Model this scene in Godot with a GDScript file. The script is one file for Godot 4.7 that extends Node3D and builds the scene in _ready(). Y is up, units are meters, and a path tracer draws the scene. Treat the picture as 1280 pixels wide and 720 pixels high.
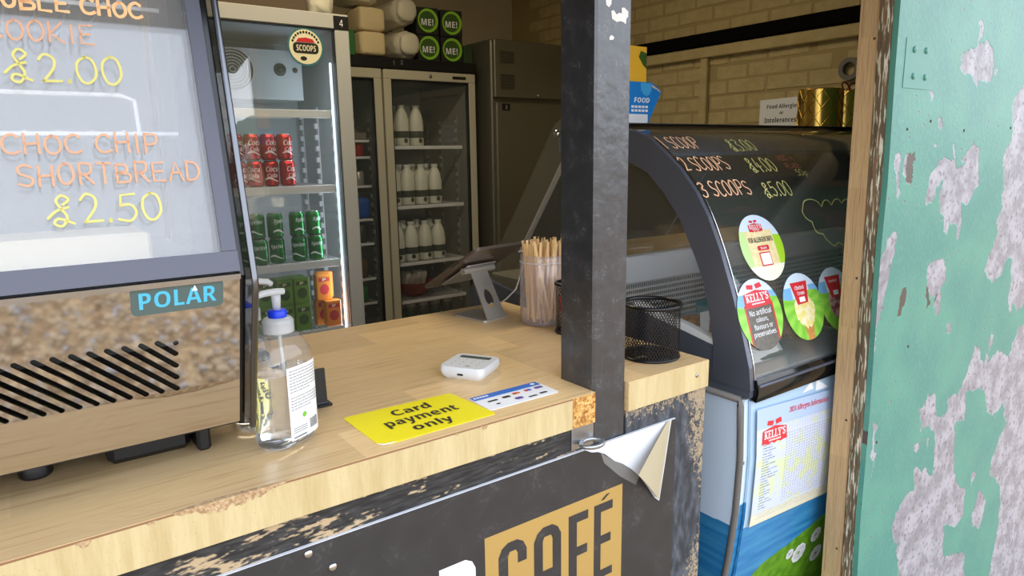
extends Node3D
# A cafe kiosk hatch. x runs along the counter, z towards the customer, y up; the counter top is y = 0, the shop floor y = -0.95.

const FLOOR := -0.95
const GROUND := -1.15
var mats := {}
var names := {}
var rng := RandomNumberGenerator.new()

func _ready():
	rng.seed = 71
	setup_view()
	make_materials()
	build_shell()
	build_counter()
	build_sign()
	build_cabinet()
	build_freezer()
	build_drinks_fridge()
	build_milk_fridge()
	build_steel_cabinet()
	build_counter_things()
	build_fridge_contents()
	build_top_things()
	build_outside()

func setup_view():
	var cam := Camera3D.new()
	cam.name = "camera"
	cam.fov = 45.43
	cam.near = 0.02
	cam.far = 200.0
	cam.transform = Transform3D(Basis(Vector3(0.80882, -0.01451, 0.58788), Vector3(0.12525, 0.98101, -0.14811), Vector3(-0.57457, 0.19342, 0.79527)).orthonormalized(), Vector3(-0.7614, 0.4, 0.817))
	add_child(cam)
	cam.current = true
	var sky_mat := ProceduralSkyMaterial.new()
	sky_mat.sky_top_color = Color(0.86, 0.90, 0.97)
	sky_mat.sky_horizon_color = Color(0.95, 0.96, 0.97)
	sky_mat.ground_bottom_color = Color(0.36, 0.33, 0.28)
	sky_mat.ground_horizon_color = Color(0.45, 0.43, 0.38)
	sky_mat.sky_energy_multiplier = 1.0
	sky_mat.sun_angle_max = 1.0
	var sky := Sky.new()
	sky.sky_material = sky_mat
	var e := Environment.new()
	e.background_mode = Environment.BG_SKY
	e.sky = sky
	e.background_energy_multiplier = 3.8
	e.tonemap_mode = Environment.TONE_MAPPER_LINEAR
	e.tonemap_exposure = 1.0
	e.sdfgi_enabled = true
	e.ssao_enabled = true
	e.ssil_enabled = true
	var we := WorldEnvironment.new()
	we.name = "world_environment"
	we.environment = e
	add_child(we)

# ---------------------------------------------------------------- nodes
func numbered(called):
	var k = names.get(called, 0)
	names[called] = k + 1
	return called if k == 0 else "%s_%03d" % [called, k]

func thing(called, label, category, base = Vector3.ZERO, group = "", kind = ""):
	var o := Node3D.new()
	o.name = numbered(called)
	add_child(o)
	o.position = base
	o.set_meta("label", label)
	o.set_meta("category", category)
	if group:
		o.set_meta("group", group)
	if kind:
		o.set_meta("kind", kind)
	return o

# commits a SurfaceTool as one mesh; a shape for a thing's part is given in world axes and moved to the thing's base
func obj(st, called, mat, parent, local = false, label = ""):
	st.generate_normals()
	var mi := MeshInstance3D.new()
	mi.mesh = st.commit()
	mi.material_override = null
	mi.mesh.surface_set_material(0, mats[mat] if mat is String else mat)
	mi.name = called
	parent.add_child(mi, true)
	if not local and parent != self and parent.get_parent() == self and not parent is MeshInstance3D:
		mi.position = -parent.position
	if label:
		mi.set_meta("label", label)
	return mi

func single(st, called, mat, label, category, group = "", kind = ""):
	var mi = obj(st, numbered(called), mat, self)
	mi.set_meta("label", label)
	mi.set_meta("category", category)
	if group:
		mi.set_meta("group", group)
	if kind:
		mi.set_meta("kind", kind)
	return mi

func struct(st, called, mat, label = "", category = ""):
	var mi = obj(st, called, mat, self)
	mi.set_meta("kind", "structure")
	if label:
		mi.set_meta("label", label)
	if category:
		mi.set_meta("category", category)
	return mi

func copy(root, at, turn = 0.0, label = ""):
	var c = root.duplicate()
	var plain = String(root.name)
	if plain.length() > 4 and plain[plain.length() - 4] == "_" and plain.substr(plain.length() - 3).is_valid_int():
		plain = plain.substr(0, plain.length() - 4)
	c.name = numbered(plain)
	add_child(c)
	c.position = at
	c.rotation.y = turn
	if label:
		c.set_meta("label", label)
	return c

# ---------------------------------------------------------------- shapes
func ST():
	var st := SurfaceTool.new()
	st.begin(Mesh.PRIMITIVE_TRIANGLES)
	return st

func flat_uv(p, n):
	var a = n.abs()
	if a.y >= a.x and a.y >= a.z:
		return Vector2(p.x, p.z)
	if a.z >= a.x:
		return Vector2(p.x, -p.y)
	return Vector2(p.z, -p.y)

# a flat face; its front is turned towards out
func face(st, pts, out, xf = null, uvs = null):
	var n = (pts[1] - pts[0]).cross(pts[2] - pts[0])
	if n.length_squared() < 1e-18 and pts.size() > 3:
		n = (pts[2] - pts[0]).cross(pts[3] - pts[0])
	var flip = n.dot(out) > 0
	st.set_smooth_group(-1)
	for k in range(1, pts.size() - 1):
		var tri = [0, k + 1, k] if flip else [0, k, k + 1]
		for i in tri:
			st.set_uv(uvs[i] if uvs else flat_uv(pts[i], n))
			st.add_vertex(xf * pts[i] if xf else pts[i])

func soft_quad(st, a, b, c, d, out, ua = Vector2.ZERO, ub = Vector2.ZERO, uc = Vector2.ZERO, ud = Vector2.ZERO, group = 0):
	var n = (b - a).cross(c - a)
	if n.length_squared() < 1e-16:
		n = (c - a).cross(d - a)
	st.set_smooth_group(group)
	var order = [[a, ua], [c, uc], [b, ub], [a, ua], [d, ud], [c, uc]] if n.dot(out) > 0 else [[a, ua], [b, ub], [c, uc], [a, ua], [c, uc], [d, ud]]
	for v in order:
		st.set_uv(v[1])
		st.add_vertex(v[0])

# box with chamfered edges
func bx(st, c, size, b = 0.0, xf = null):
	var h = size * 0.5
	b = minf(b, minf(h.x, minf(h.y, h.z)) * 0.95)
	var ax = [Vector3(1, 0, 0), Vector3(0, 1, 0), Vector3(0, 0, 1)]
	var q = func(s, k):  # corner with signs s, lying in the face across axis k
		return c + Vector3(s[0] * (h.x - (0.0 if k == 0 else b)), s[1] * (h.y - (0.0 if k == 1 else b)), s[2] * (h.z - (0.0 if k == 2 else b)))
	for k in 3:
		var i = (k + 1) % 3
		var j = (k + 2) % 3
		for s in [-1, 1]:
			var pts = []
			for t in [[-1, -1], [1, -1], [1, 1], [-1, 1]]:
				var sg = [0, 0, 0]
				sg[k] = s
				sg[i] = t[0]
				sg[j] = t[1]
				pts.append(q.call(sg, k))
			face(st, pts, ax[k] * s, xf)
	if b <= 0.0:
		return
	for k in 3:
		var i = (k + 1) % 3
		var j = (k + 2) % 3
		for si in [-1, 1]:
			for sj in [-1, 1]:
				var s0 = [0, 0, 0]
				s0[i] = si
				s0[j] = sj
				s0[k] = -1
				var s1 = s0.duplicate()
				s1[k] = 1
				face(st, [q.call(s0, i), q.call(s1, i), q.call(s1, j), q.call(s0, j)], ax[i] * si + ax[j] * sj, xf)
	for sx in [-1, 1]:
		for sy in [-1, 1]:
			for sz in [-1, 1]:
				var s = [sx, sy, sz]
				face(st, [q.call(s, 0), q.call(s, 1), q.call(s, 2)], Vector3(sx, sy, sz), xf)

# box given by its two corners
func bb(st, a, b, bev = 0.0, xf = null):
	bx(st, (a + b) * 0.5, (b - a).abs(), bev, xf)

# a polygon (Vector2 list) with thickness; put maps (u, v, w) to a point
func prism(st, poly, w0, w1, put, uvf = null):
	var pv = PackedVector2Array(poly)
	if Geometry2D.is_polygon_clockwise(pv):
		pv.reverse()
	var tri = Geometry2D.triangulate_polygon(pv)
	var n3 = (put.call(1, 0, 0) - put.call(0, 0, 0)).cross(put.call(0, 1, 0) - put.call(0, 0, 0))
	if n3.dot(put.call(0, 0, 1) - put.call(0, 0, 0)) < 0:
		n3 = -n3
	for k in range(0, tri.size(), 3):
		var t = [pv[tri[k]], pv[tri[k + 1]], pv[tri[k + 2]]]
		for w in [w0, w1]:
			var up = n3 if (w == w1) == (w1 > w0) else -n3
			face(st, t.map(func(p): return put.call(p.x, p.y, w)), up, null, t.map(func(p): return uvf.call(p)) if uvf else null)
	for k in pv.size():
		var a = pv[k]
		var b = pv[(k + 1) % pv.size()]
		var o2 = Vector2((b - a).y, -(b - a).x)
		var out = put.call(a.x + o2.x, a.y + o2.y, w0) - put.call(a.x, a.y, w0)
		face(st, [put.call(a.x, a.y, w0), put.call(b.x, b.y, w0), put.call(b.x, b.y, w1), put.call(a.x, a.y, w1)], out)

func prism_z(st, poly, z0, z1, uvf = null):
	prism(st, poly, z0, z1, func(u, v, w): return Vector3(u, v, w), uvf)

func prism_y(st, poly, y0, y1):
	prism(st, poly, y0, y1, func(u, v, w): return Vector3(u, w, v))

func prism_x(st, poly, x0, x1, uvf = null):  # poly holds (z, y)
	prism(st, poly, x0, x1, func(u, v, w): return Vector3(w, v, u), uvf)

# profile: [radius, y] from bottom to top, outside to the right; a repeated point makes a hard edge
func lathe(st, prof, seg = 24, c = Vector3.ZERO, sx = 1.0, sz = 1.0, xf = null, power = 1.0):
	var g = 1
	var len = 0.0
	for k in prof.size() - 1:
		var a = prof[k]
		var b = prof[k + 1]
		if absf(a[0] - b[0]) < 1e-7 and absf(a[1] - b[1]) < 1e-7:
			g += 1
			continue
		var l2 = len + Vector2(a[0] - b[0], a[1] - b[1]).length()
		for i in seg:
			var t0 = TAU * i / seg
			var t1 = TAU * (i + 1) / seg
			var d0 = ring_dir(t0, power) * Vector3(sx, 1, sz)
			var d1 = ring_dir(t1, power) * Vector3(sx, 1, sz)
			var up = Vector3.UP
			var out = (d0 + d1) * 0.5 * (b[1] - a[1]) + up * (a[0] - b[0])
			var p = [c + d0 * a[0] + up * a[1], c + d1 * a[0] + up * a[1], c + d1 * b[0] + up * b[1], c + d0 * b[0] + up * b[1]]
			if xf:
				p = p.map(func(v): return xf * v)
				out = xf.basis * out
			var u0 = float(i) / seg
			var u1 = float(i + 1) / seg
			if a[0] < 1e-7:
				soft_quad(st, p[0], p[2], p[3], p[3], out, Vector2(u0, len), Vector2(u1, l2), Vector2(u0, l2), Vector2(u0, l2), g)
			else:
				soft_quad(st, p[0], p[1], p[2], p[3], out, Vector2(u0, len), Vector2(u1, len), Vector2(u1, l2), Vector2(u0, l2), g)
		len = l2

func ring_dir(t, power):
	var c = cos(t)
	var s = sin(t)
	if power == 1.0:
		return Vector3(c, 0, s)
	return Vector3(signf(c) * pow(absf(c), power), 0, signf(s) * pow(absf(s), power))

func tube(st, pts, r, seg = 8, caps = true, closed = false):
	var n = pts.size()
	var t0 = (pts[1] - pts[0]).normalized()
	var side = t0.cross(Vector3.UP if absf(t0.y) < 0.9 else Vector3.RIGHT).normalized()
	var rings = []
	for k in n:
		var a = pts[(k - 1 + n) % n] if closed or k > 0 else pts[k]
		var b = pts[(k + 1) % n] if closed or k < n - 1 else pts[k]
		var t = (b - a).normalized()
		side = (side - t * side.dot(t)).normalized()
		var up = t.cross(side)
		var ring = []
		for i in seg:
			var w = TAU * i / seg
			ring.append([pts[k] + (side * cos(w) + up * sin(w)) * r, side * cos(w) + up * sin(w)])
		rings.append(ring)
	for k in (n if closed else n - 1):
		var A = rings[k]
		var B = rings[(k + 1) % n]
		for i in seg:
			var j = (i + 1) % seg
			soft_quad(st, A[i][0], A[j][0], B[j][0], B[i][0], A[i][1] + A[j][1])
	if caps and not closed:
		face(st, rings[0].map(func(v): return v[0]), pts[0] - pts[1])
		face(st, rings[n - 1].map(func(v): return v[0]), pts[n - 1] - pts[n - 2])

func ring(st, c, n, R, r, seg = 24, sides = 6):
	var a = n.cross(Vector3.UP if absf(n.y) < 0.9 else Vector3.RIGHT).normalized()
	var b = n.cross(a)
	var pts = []
	for k in seg:
		var w = TAU * k / seg
		pts.append(c + (a * cos(w) + b * sin(w)) * R)
	tube(st, pts, r, sides, false, true)

# surface put(u, v), u and v in 0..1, given twice with a thickness along its normal
func sheet(st, nu, nv, put, thick = 0.0, group = 0):
	var P = []
	for i in nu + 1:
		for j in nv + 1:
			P.append(put.call(float(i) / nu, float(j) / nv))
	var at = func(i, j): return P[i * (nv + 1) + j]
	var N = []
	for i in nu + 1:
		for j in nv + 1:
			var du = at.call(mini(i + 1, nu), j) - at.call(maxi(i - 1, 0), j)
			var dv = at.call(i, mini(j + 1, nv)) - at.call(i, maxi(j - 1, 0))
			N.append(du.cross(dv).normalized())
	for i in nu:
		for j in nv:
			var ids = [i * (nv + 1) + j, (i + 1) * (nv + 1) + j, (i + 1) * (nv + 1) + j + 1, i * (nv + 1) + j + 1]
			var uv = [Vector2(float(i) / nu, 1.0 - float(j) / nv), Vector2(float(i + 1) / nu, 1.0 - float(j) / nv), Vector2(float(i + 1) / nu, 1.0 - float(j + 1) / nv), Vector2(float(i) / nu, 1.0 - float(j + 1) / nv)]
			soft_quad(st, P[ids[0]], P[ids[1]], P[ids[2]], P[ids[3]], N[ids[0]], uv[0], uv[1], uv[2], uv[3], group)
			if thick > 0.0:
				var b = ids.map(func(k): return P[k] - N[k] * thick)
				soft_quad(st, b[0], b[1], b[2], b[3], -N[ids[0]], uv[0], uv[1], uv[2], uv[3], group + 1)
	if thick > 0.0:
		var rim = []
		for i in nu:
			rim.append([i * (nv + 1), (i + 1) * (nv + 1)])
			rim.append([i * (nv + 1) + nv, (i + 1) * (nv + 1) + nv])
		for j in nv:
			rim.append([j, j + 1])
			rim.append([nu * (nv + 1) + j, nu * (nv + 1) + j + 1])
		var mid = P[P.size() / 2]
		for e in rim:
			face(st, [P[e[0]], P[e[1]], P[e[1]] - N[e[1]] * thick, P[e[0]] - N[e[0]] * thick], P[e[0]] - mid)

# a flat shape laid on a surface: put(u, v) gives the point; triangles of the polygon
func decal(st, poly, put, box = null):
	var pv = PackedVector2Array(poly)
	var tri = Geometry2D.triangulate_polygon(pv)
	var n = (put.call(0.001, 0) - put.call(0, 0)).cross(put.call(0, 0.001) - put.call(0, 0))
	for k in range(0, tri.size(), 3):
		var t = [pv[tri[k]], pv[tri[k + 1]], pv[tri[k + 2]]]
		face(st, t.map(func(p): return put.call(p.x, p.y)), n, null, t.map(func(p): return Vector2((p.x - box.position.x) / box.size.x, 1.0 - (p.y - box.position.y) / box.size.y)) if box else null)

func rect_poly(x0, y0, x1, y1):
	return [Vector2(x0, y0), Vector2(x1, y0), Vector2(x1, y1), Vector2(x0, y1)]

func ellipse(cx, cy, rx, ry, n = 40, a0 = 0.0, a1 = TAU):
	var out = []
	var m = n if a1 - a0 > 6.28 else n + 1
	for k in m:
		var w = a0 + (a1 - a0) * k / n
		out.append(Vector2(cx + rx * cos(w), cy + ry * sin(w)))
	return out

func round_rect(x0, y0, x1, y1, r, n = 5):
	var out = []
	for q in [[x1 - r, y1 - r, 0], [x0 + r, y1 - r, 1], [x0 + r, y0 + r, 2], [x1 - r, y0 + r, 3]]:
		for k in n + 1:
			var w = PI * 0.5 * (q[2] + float(k) / n)
			out.append(Vector2(q[0] + r * cos(w), q[1] + r * sin(w)))
	return out

# printed type: fits the words into a box and lays them on a surface
var fonts := {}
func lettering(st, words, x0, y0, w, h, put, face_name = "Droid Sans", weight = 700, slant = 0.0):
	var key = face_name + str(weight)
	if not fonts.has(key):
		var f := SystemFont.new()
		f.font_names = PackedStringArray([face_name])
		f.font_weight = weight
		fonts[key] = f
	var tm := TextMesh.new()
	tm.font = fonts[key]
	tm.text = words
	tm.font_size = 48
	tm.pixel_size = 0.01
	tm.depth = 0.0
	tm.curve_step = 2.0
	var arr = tm.get_mesh_arrays()
	var v = arr[Mesh.ARRAY_VERTEX]
	if v == null or v.size() == 0:
		return
	var idx = arr[Mesh.ARRAY_INDEX]
	if idx == null or idx.size() == 0:
		idx = PackedInt32Array(range(v.size()))
	var lo = Vector2(1e9, 1e9)
	var hi = Vector2(-1e9, -1e9)
	for p in v:
		lo = lo.min(Vector2(p.x, p.y))
		hi = hi.max(Vector2(p.x, p.y))
	var sz = (hi - lo).max(Vector2(1e-6, 1e-6))
	var nz = arr[Mesh.ARRAY_NORMAL]
	var n = (put.call(x0 + 0.001, y0) - put.call(x0, y0)).cross(put.call(x0, y0 + 0.001) - put.call(x0, y0))
	for k in range(0, idx.size(), 3):
		if nz and nz[idx[k]].z < 0.5:
			continue
		var pts = []
		for i in 3:
			var p = v[idx[k + i]]
			var q = Vector2((p.x - lo.x) / sz.x * w, (p.y - lo.y) / sz.y * h)
			pts.append(put.call(x0 + q.x + q.y * slant, y0 + q.y))
		face(st, pts, n)

# handwriting: each sign is a list of strokes in a unit box; "~" first makes a stroke smooth
var HAND := {
	"A": [[[0.0, 0.0], [0.5, 1.0], [1.0, 0.0]], [[0.2, 0.4], [0.85, 0.42]]],
	"B": [[[0.05, 0.0], [0.05, 1.0]], ["~", [0.05, 1.0], [0.7, 0.95], [0.75, 0.65], [0.1, 0.52]], ["~", [0.1, 0.52], [0.9, 0.45], [0.9, 0.08], [0.05, 0.0]]],
	"C": [["~", [0.95, 0.85], [0.6, 1.0], [0.15, 0.8], [0.02, 0.45], [0.2, 0.1], [0.6, 0.0], [1.0, 0.12]]],
	"D": [[[0.05, 0.0], [0.1, 1.0]], ["~", [0.1, 1.0], [0.75, 0.9], [1.0, 0.5], [0.7, 0.1], [0.05, 0.0]]],
	"E": [[[0.9, 1.0], [0.1, 0.97], [0.08, 0.02], [0.95, 0.0]], [[0.1, 0.5], [0.75, 0.53]]],
	"F": [[[0.95, 1.0], [0.1, 0.97], [0.08, 0.0]], [[0.1, 0.5], [0.75, 0.53]]],
	"H": [[[0.05, 0.0], [0.08, 1.0]], [[0.9, 0.0], [0.92, 1.0]], [[0.07, 0.48], [0.9, 0.52]]],
	"I": [[[0.5, 0.0], [0.52, 1.0]]],
	"K": [[[0.05, 0.0], [0.08, 1.0]], [[0.9, 1.0], [0.1, 0.45], [0.95, 0.0]]],
	"L": [[[0.1, 1.0], [0.08, 0.03], [0.9, 0.0]]],
	"N": [[[0.05, 0.0], [0.1, 1.0], [0.88, 0.03], [0.92, 1.0]]],
	"O": [["~", [0.5, 1.0], [0.12, 0.8], [0.02, 0.45], [0.2, 0.08], [0.55, 0.0], [0.92, 0.25], [0.97, 0.6], [0.8, 0.92], [0.45, 1.0]]],
	"P": [[[0.1, 0.0], [0.12, 1.0]], ["~", [0.12, 1.0], [0.8, 0.98], [0.95, 0.72], [0.7, 0.48], [0.12, 0.45]]],
	"R": [[[0.1, 0.0], [0.12, 1.0]], ["~", [0.12, 1.0], [0.8, 0.98], [0.92, 0.74], [0.7, 0.5], [0.12, 0.46]], [[0.4, 0.46], [0.98, 0.0]]],
	"S": [["~", [0.92, 0.9], [0.5, 1.0], [0.1, 0.85], [0.2, 0.58], [0.75, 0.42], [0.95, 0.2], [0.6, 0.0], [0.05, 0.1]]],
	"T": [[[0.0, 1.0], [1.0, 0.97]], [[0.5, 1.0], [0.48, 0.0]]],
	"U": [["~", [0.05, 1.0], [0.08, 0.3], [0.4, 0.0], [0.85, 0.2], [0.95, 1.0]]],
	"0": [["~", [0.5, 1.0], [0.12, 0.8], [0.02, 0.45], [0.2, 0.08], [0.55, 0.0], [0.92, 0.25], [0.97, 0.6], [0.8, 0.92], [0.45, 1.0]]],
	"1": [[[0.35, 1.0], [0.65, 0.0]]],
	"2": [["~", [0.05, 0.8], [0.35, 1.0], [0.75, 0.85], [0.7, 0.5], [0.15, 0.03]], [[0.15, 0.03], [1.0, 0.05]]],
	"3": [["~", [0.05, 0.9], [0.5, 1.0], [0.85, 0.8], [0.4, 0.55], [0.9, 0.4], [0.8, 0.08], [0.3, 0.0], [0.0, 0.12]]],
	"4": [[[0.6, 1.0], [0.02, 0.35], [0.98, 0.38]], [[0.65, 0.65], [0.6, 0.0]]],
	"5": [[[0.95, 1.0], [0.25, 0.97], [0.18, 0.58]], ["~", [0.18, 0.58], [0.7, 0.6], [0.95, 0.3], [0.6, 0.0], [0.02, 0.08]]],
	"£": [["~", [0.62, 0.72], [0.85, 0.9], [0.6, 1.05], [0.38, 0.85], [0.55, 0.55], [0.72, 0.25], [0.5, -0.05], [0.22, 0.05], [0.4, 0.22], [0.95, 0.02]], ["~", [0.0, 0.25], [0.35, 0.5], [0.8, 0.62]]],
	".": [["~", [0.4, 0.06], [0.5, 0.1], [0.55, 0.03], [0.42, 0.0]]],
	"p": [[[0.1, 0.6], [0.12, -0.35]], ["~", [0.12, 0.5], [0.7, 0.6], [0.85, 0.3], [0.5, 0.05], [0.12, 0.1]]],
}

func smooth_pts(p):
	var out = []
	for k in p.size() - 1:
		var a = p[maxi(k - 1, 0)]
		var b = p[k]
		var c = p[k + 1]
		var d = p[mini(k + 2, p.size() - 1)]
		for i in 5:
			var t = i / 5.0
			out.append(b.cubic_interpolate(c, a, d, t))
	out.append(p[p.size() - 1])
	return out

func ribbon(st, pts, width, put):
	var n = pts.size()
	var L = []
	var R = []
	for k in n:
		var d = (pts[mini(k + 1, n - 1)] - pts[maxi(k - 1, 0)]).normalized()
		var s = Vector2(-d.y, d.x) * width * 0.5
		var e = Vector2.ZERO
		if k == 0:
			e = -d * width * 0.4
		elif k == n - 1:
			e = d * width * 0.4
		L.append(pts[k] + s + e)
		R.append(pts[k] - s + e)
	var nn = (put.call(0.001, 0) - put.call(0, 0)).cross(put.call(0, 0.001) - put.call(0, 0))
	for k in n - 1:
		face(st, [put.call(R[k].x, R[k].y), put.call(R[k + 1].x, R[k + 1].y), put.call(L[k + 1].x, L[k + 1].y), put.call(L[k].x, L[k].y)], nn)

func handwriting(st, words, x0, y0, w, h, width, put, slant = 0.0, tall = 0.0):
	var adv = {" ": 0.55, "I": 0.55, "1": 0.7, ".": 0.4, "£": 1.25}
	var total = 0.0
	for ch in words:
		total += adv.get(ch, 1.0)
	var unit = w / total
	var x = x0
	for ch in words:
		var a = adv.get(ch, 1.0) * unit
		if HAND.has(ch):
			var hh = h * (1.0 + rng.randf_range(-0.06, 0.06))
			var dy = rng.randf_range(-0.04, 0.04) * h
			for s in HAND[ch]:
				var p = []
				for q in s:
					if q is Array:
						p.append(Vector2(x + a * (0.1 + 0.78 * q[0]) + q[1] * hh * slant, y0 + dy + q[1] * hh))
				if s[0] is String:
					p = smooth_pts(p)
				ribbon(st, p, width, put)
		x += a

# a soft, lumpy shape: a rounded box pushed about by noise
func lumpy(st, c, size, lump, seed_, power = 0.45, n = 14, squash = 0.0):
	var noise := FastNoiseLite.new()
	noise.seed = seed_
	noise.frequency = 1.0
	var f = func(u, v):
		var th = u * TAU
		var ph = (v - 0.5) * PI
		var sg = func(t): return signf(t) * pow(absf(t), power)
		var p = Vector3(sg.call(cos(ph)) * sg.call(cos(th)), sg.call(sin(ph)), sg.call(cos(ph)) * sg.call(sin(th)))
		var k = noise.get_noise_3d(p.x * 2.3 + seed_, p.y * 2.3, p.z * 2.3)
		return c + p * size * 0.5 * (1.0 + lump * k) - Vector3(0, squash * k, 0)
	var P = []
	for i in n * 2 + 1:
		for j in n + 1:
			P.append(f.call(float(i % (n * 2)) / (n * 2), float(j) / n))
	for i in n * 2:
		for j in n:
			var a = P[i * (n + 1) + j]
			var b = P[(i + 1) * (n + 1) + j]
			var cc = P[(i + 1) * (n + 1) + j + 1]
			var d = P[i * (n + 1) + j + 1]
			if j == n - 1:
				soft_quad(st, a, b, cc, cc, (a + b) * 0.5 - c)
			elif j == 0:
				soft_quad(st, a, cc, d, d, (cc + d) * 0.5 - c)
			else:
				soft_quad(st, a, b, cc, d, (a + cc) * 0.5 - c)

# outlines of bare and dark patches in the green paint, wall x and y in metres
const PAINT_BARE := [
	[1.024, 0.602, 1.042, 0.615, 1.084, 0.618, 1.117, 0.635, 1.145, 0.640, 1.178, 0.634, 1.200, 0.611, 1.203, 0.574, 1.187, 0.548, 1.157, 0.547, 1.125, 0.552, 1.125, 0.533, 1.104, 0.545, 1.086, 0.559, 1.056, 0.563, 1.025, 0.573],
	[1.096, 0.683, 1.108, 0.690, 1.121, 0.671, 1.115, 0.641, 1.098, 0.622, 1.099, 0.660],
	[1.223, 0.587, 1.237, 0.579, 1.224, 0.559, 1.216, 0.568],
	[0.880, 0.515, 0.896, 0.516, 0.905, 0.499, 0.894, 0.493],
	[0.937, 0.463, 0.952, 0.466, 0.963, 0.446, 0.953, 0.433, 0.939, 0.443],
	[0.923, 0.410, 0.936, 0.412, 0.942, 0.402, 0.929, 0.396],
	[1.406, 0.551, 1.367, 0.533, 1.344, 0.496, 1.368, 0.450, 1.365, 0.402, 1.334, 0.389, 1.330, 0.349, 1.354, 0.300, 1.351, 0.279, 1.355, 0.237, 1.340, 0.203, 1.346, 0.153, 1.312, 0.120, 1.298, 0.079, 1.315, 0.052, 1.362, 0.039, 1.412, 0.051, 1.429, 0.087, 1.475, 0.089, 1.485, 0.028, 1.483, -0.026, 1.509, -0.076, 1.529, -0.047, 1.576, -0.070, 1.690, -0.037, 1.474, 0.568],
	[1.018, 0.407, 1.036, 0.401, 1.048, 0.373, 1.021, 0.368, 0.985, 0.374, 0.949, 0.351, 0.922, 0.328, 0.914, 0.293, 0.918, 0.273, 0.941, 0.270, 0.963, 0.293, 0.982, 0.326, 0.995, 0.332, 0.983, 0.296, 0.993, 0.252, 1.019, 0.231, 1.019, 0.200, 1.042, 0.192, 1.056, 0.223, 1.082, 0.208, 1.105, 0.175, 1.119, 0.192, 1.105, 0.264, 1.143, 0.262, 1.167, 0.287, 1.193, 0.306, 1.178, 0.391, 1.144, 0.399, 1.109, 0.390, 1.077, 0.370, 1.102, 0.360, 1.063, 0.342],
	[0.960, 0.126, 0.999, 0.137, 1.035, 0.131, 1.063, 0.105, 1.062, 0.079, 1.046, 0.054, 1.059, 0.033, 1.053, -0.003, 1.039, -0.005, 1.012, 0.019, 1.014, 0.039, 0.990, 0.055, 0.972, 0.074, 0.957, 0.098],
	[0.749, 0.213, 0.793, 0.213, 0.797, 0.176, 0.779, 0.143, 0.774, 0.108, 0.759, 0.062, 0.744, 0.016, 0.737, -0.043, 0.714, -0.045, 0.702, 0.023, 0.707, 0.063, 0.709, 0.116, 0.720, 0.149, 0.738, 0.176],
	[0.757, 0.384, 0.774, 0.384, 0.781, 0.350, 0.784, 0.304, 0.787, 0.287, 0.774, 0.294],
	[0.798, 0.383, 0.816, 0.386, 0.823, 0.360, 0.808, 0.332, 0.795, 0.349],
	[0.771, -0.220, 0.784, -0.227, 0.785, -0.270, 0.786, -0.313, 0.794, -0.379, 0.781, -0.315, 0.769, -0.301],
	[1.035, -0.209, 1.074, -0.222, 1.093, -0.273, 1.120, -0.290, 1.158, -0.289, 1.155, -0.244, 1.212, -0.246, 1.241, -0.233, 1.262, -0.185, 1.296, -0.125, 1.328, -0.145, 1.346, -0.179, 1.369, -0.199, 1.377, -0.162, 1.405, -0.198, 1.452, -0.168, 1.541, -0.209, 1.596, -0.129, 1.717, -0.116, 2.090, -1.164, 0.980, -0.706, 0.953, -0.605, 0.926, -0.572, 0.912, -0.530, 0.925, -0.492, 0.967, -0.462, 1.016, -0.460, 1.001, -0.400, 1.066, -0.418, 1.088, -0.448, 1.119, -0.450, 1.108, -0.372, 1.098, -0.325, 1.053, -0.292, 1.012, -0.303, 1.015, -0.282, 0.988, -0.244, 1.012, -0.239],
	[0.987, -0.331, 1.017, -0.329, 1.014, -0.346, 0.997, -0.352],
	[1.055, -0.336, 1.067, -0.335, 1.067, -0.368],
	[1.106, -0.039, 1.125, -0.038, 1.127, -0.063, 1.108, -0.060],
	[1.394, -0.112, 1.415, -0.138, 1.396, -0.166, 1.382, -0.132],
]
const PAINT_KEPT := [
	[1.263, -0.253, 1.333, -0.257, 1.403, -0.284, 1.427, -0.338, 1.477, -0.379, 1.546, -0.350, 1.590, -0.428, 1.547, -0.485, 1.510, -0.526, 1.524, -0.573, 1.599, -0.622, 1.634, -0.669, 1.639, -0.753, 1.635, -0.844, 1.620, -0.970, 1.420, -0.888, 1.396, -0.781, 1.315, -0.759, 1.241, -0.734, 1.225, -0.634, 1.310, -0.668, 1.348, -0.644, 1.346, -0.568, 1.294, -0.535, 1.242, -0.464, 1.228, -0.374, 1.224, -0.328, 1.286, -0.339],
]
const PAINT_ISLANDS := [
	[1.374, -0.519, 1.405, -0.522, 1.408, -0.546, 1.384, -0.564],
	[1.446, -0.600, 1.502, -0.631, 1.509, -0.690, 1.484, -0.739, 1.434, -0.708, 1.415, -0.658, 1.435, -0.631],
]
const PAINT_DARK := [
	[0.845, 0.084, 0.862, 0.078, 0.861, 0.047, 0.846, 0.018, 0.835, 0.023, 0.838, 0.057],
	[0.967, 0.078, 0.980, 0.069, 0.988, 0.029, 0.976, 0.021, 0.970, 0.032],
	[1.007, 0.027, 1.027, 0.047, 1.023, 0.031],
	[0.816, 0.386, 0.835, 0.385, 0.839, 0.348, 0.831, 0.311, 0.809, 0.318, 0.811, 0.349],
]

# ---------------------------------------------------------------- materials
func mk(key, color, rough = 0.6, metal = 0.0, spec = 0.5):
	var m := StandardMaterial3D.new()
	m.resource_name = key
	m.albedo_color = color
	m.roughness = rough
	m.metallic = metal
	m.metallic_specular = spec
	mats[key] = m
	return m

func noise(seed_, freq, octaves = 4, kind = FastNoiseLite.TYPE_SIMPLEX_SMOOTH):
	var n := FastNoiseLite.new()
	n.seed = seed_
	n.frequency = freq
	n.noise_type = kind
	n.fractal_octaves = octaves
	return n

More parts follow.
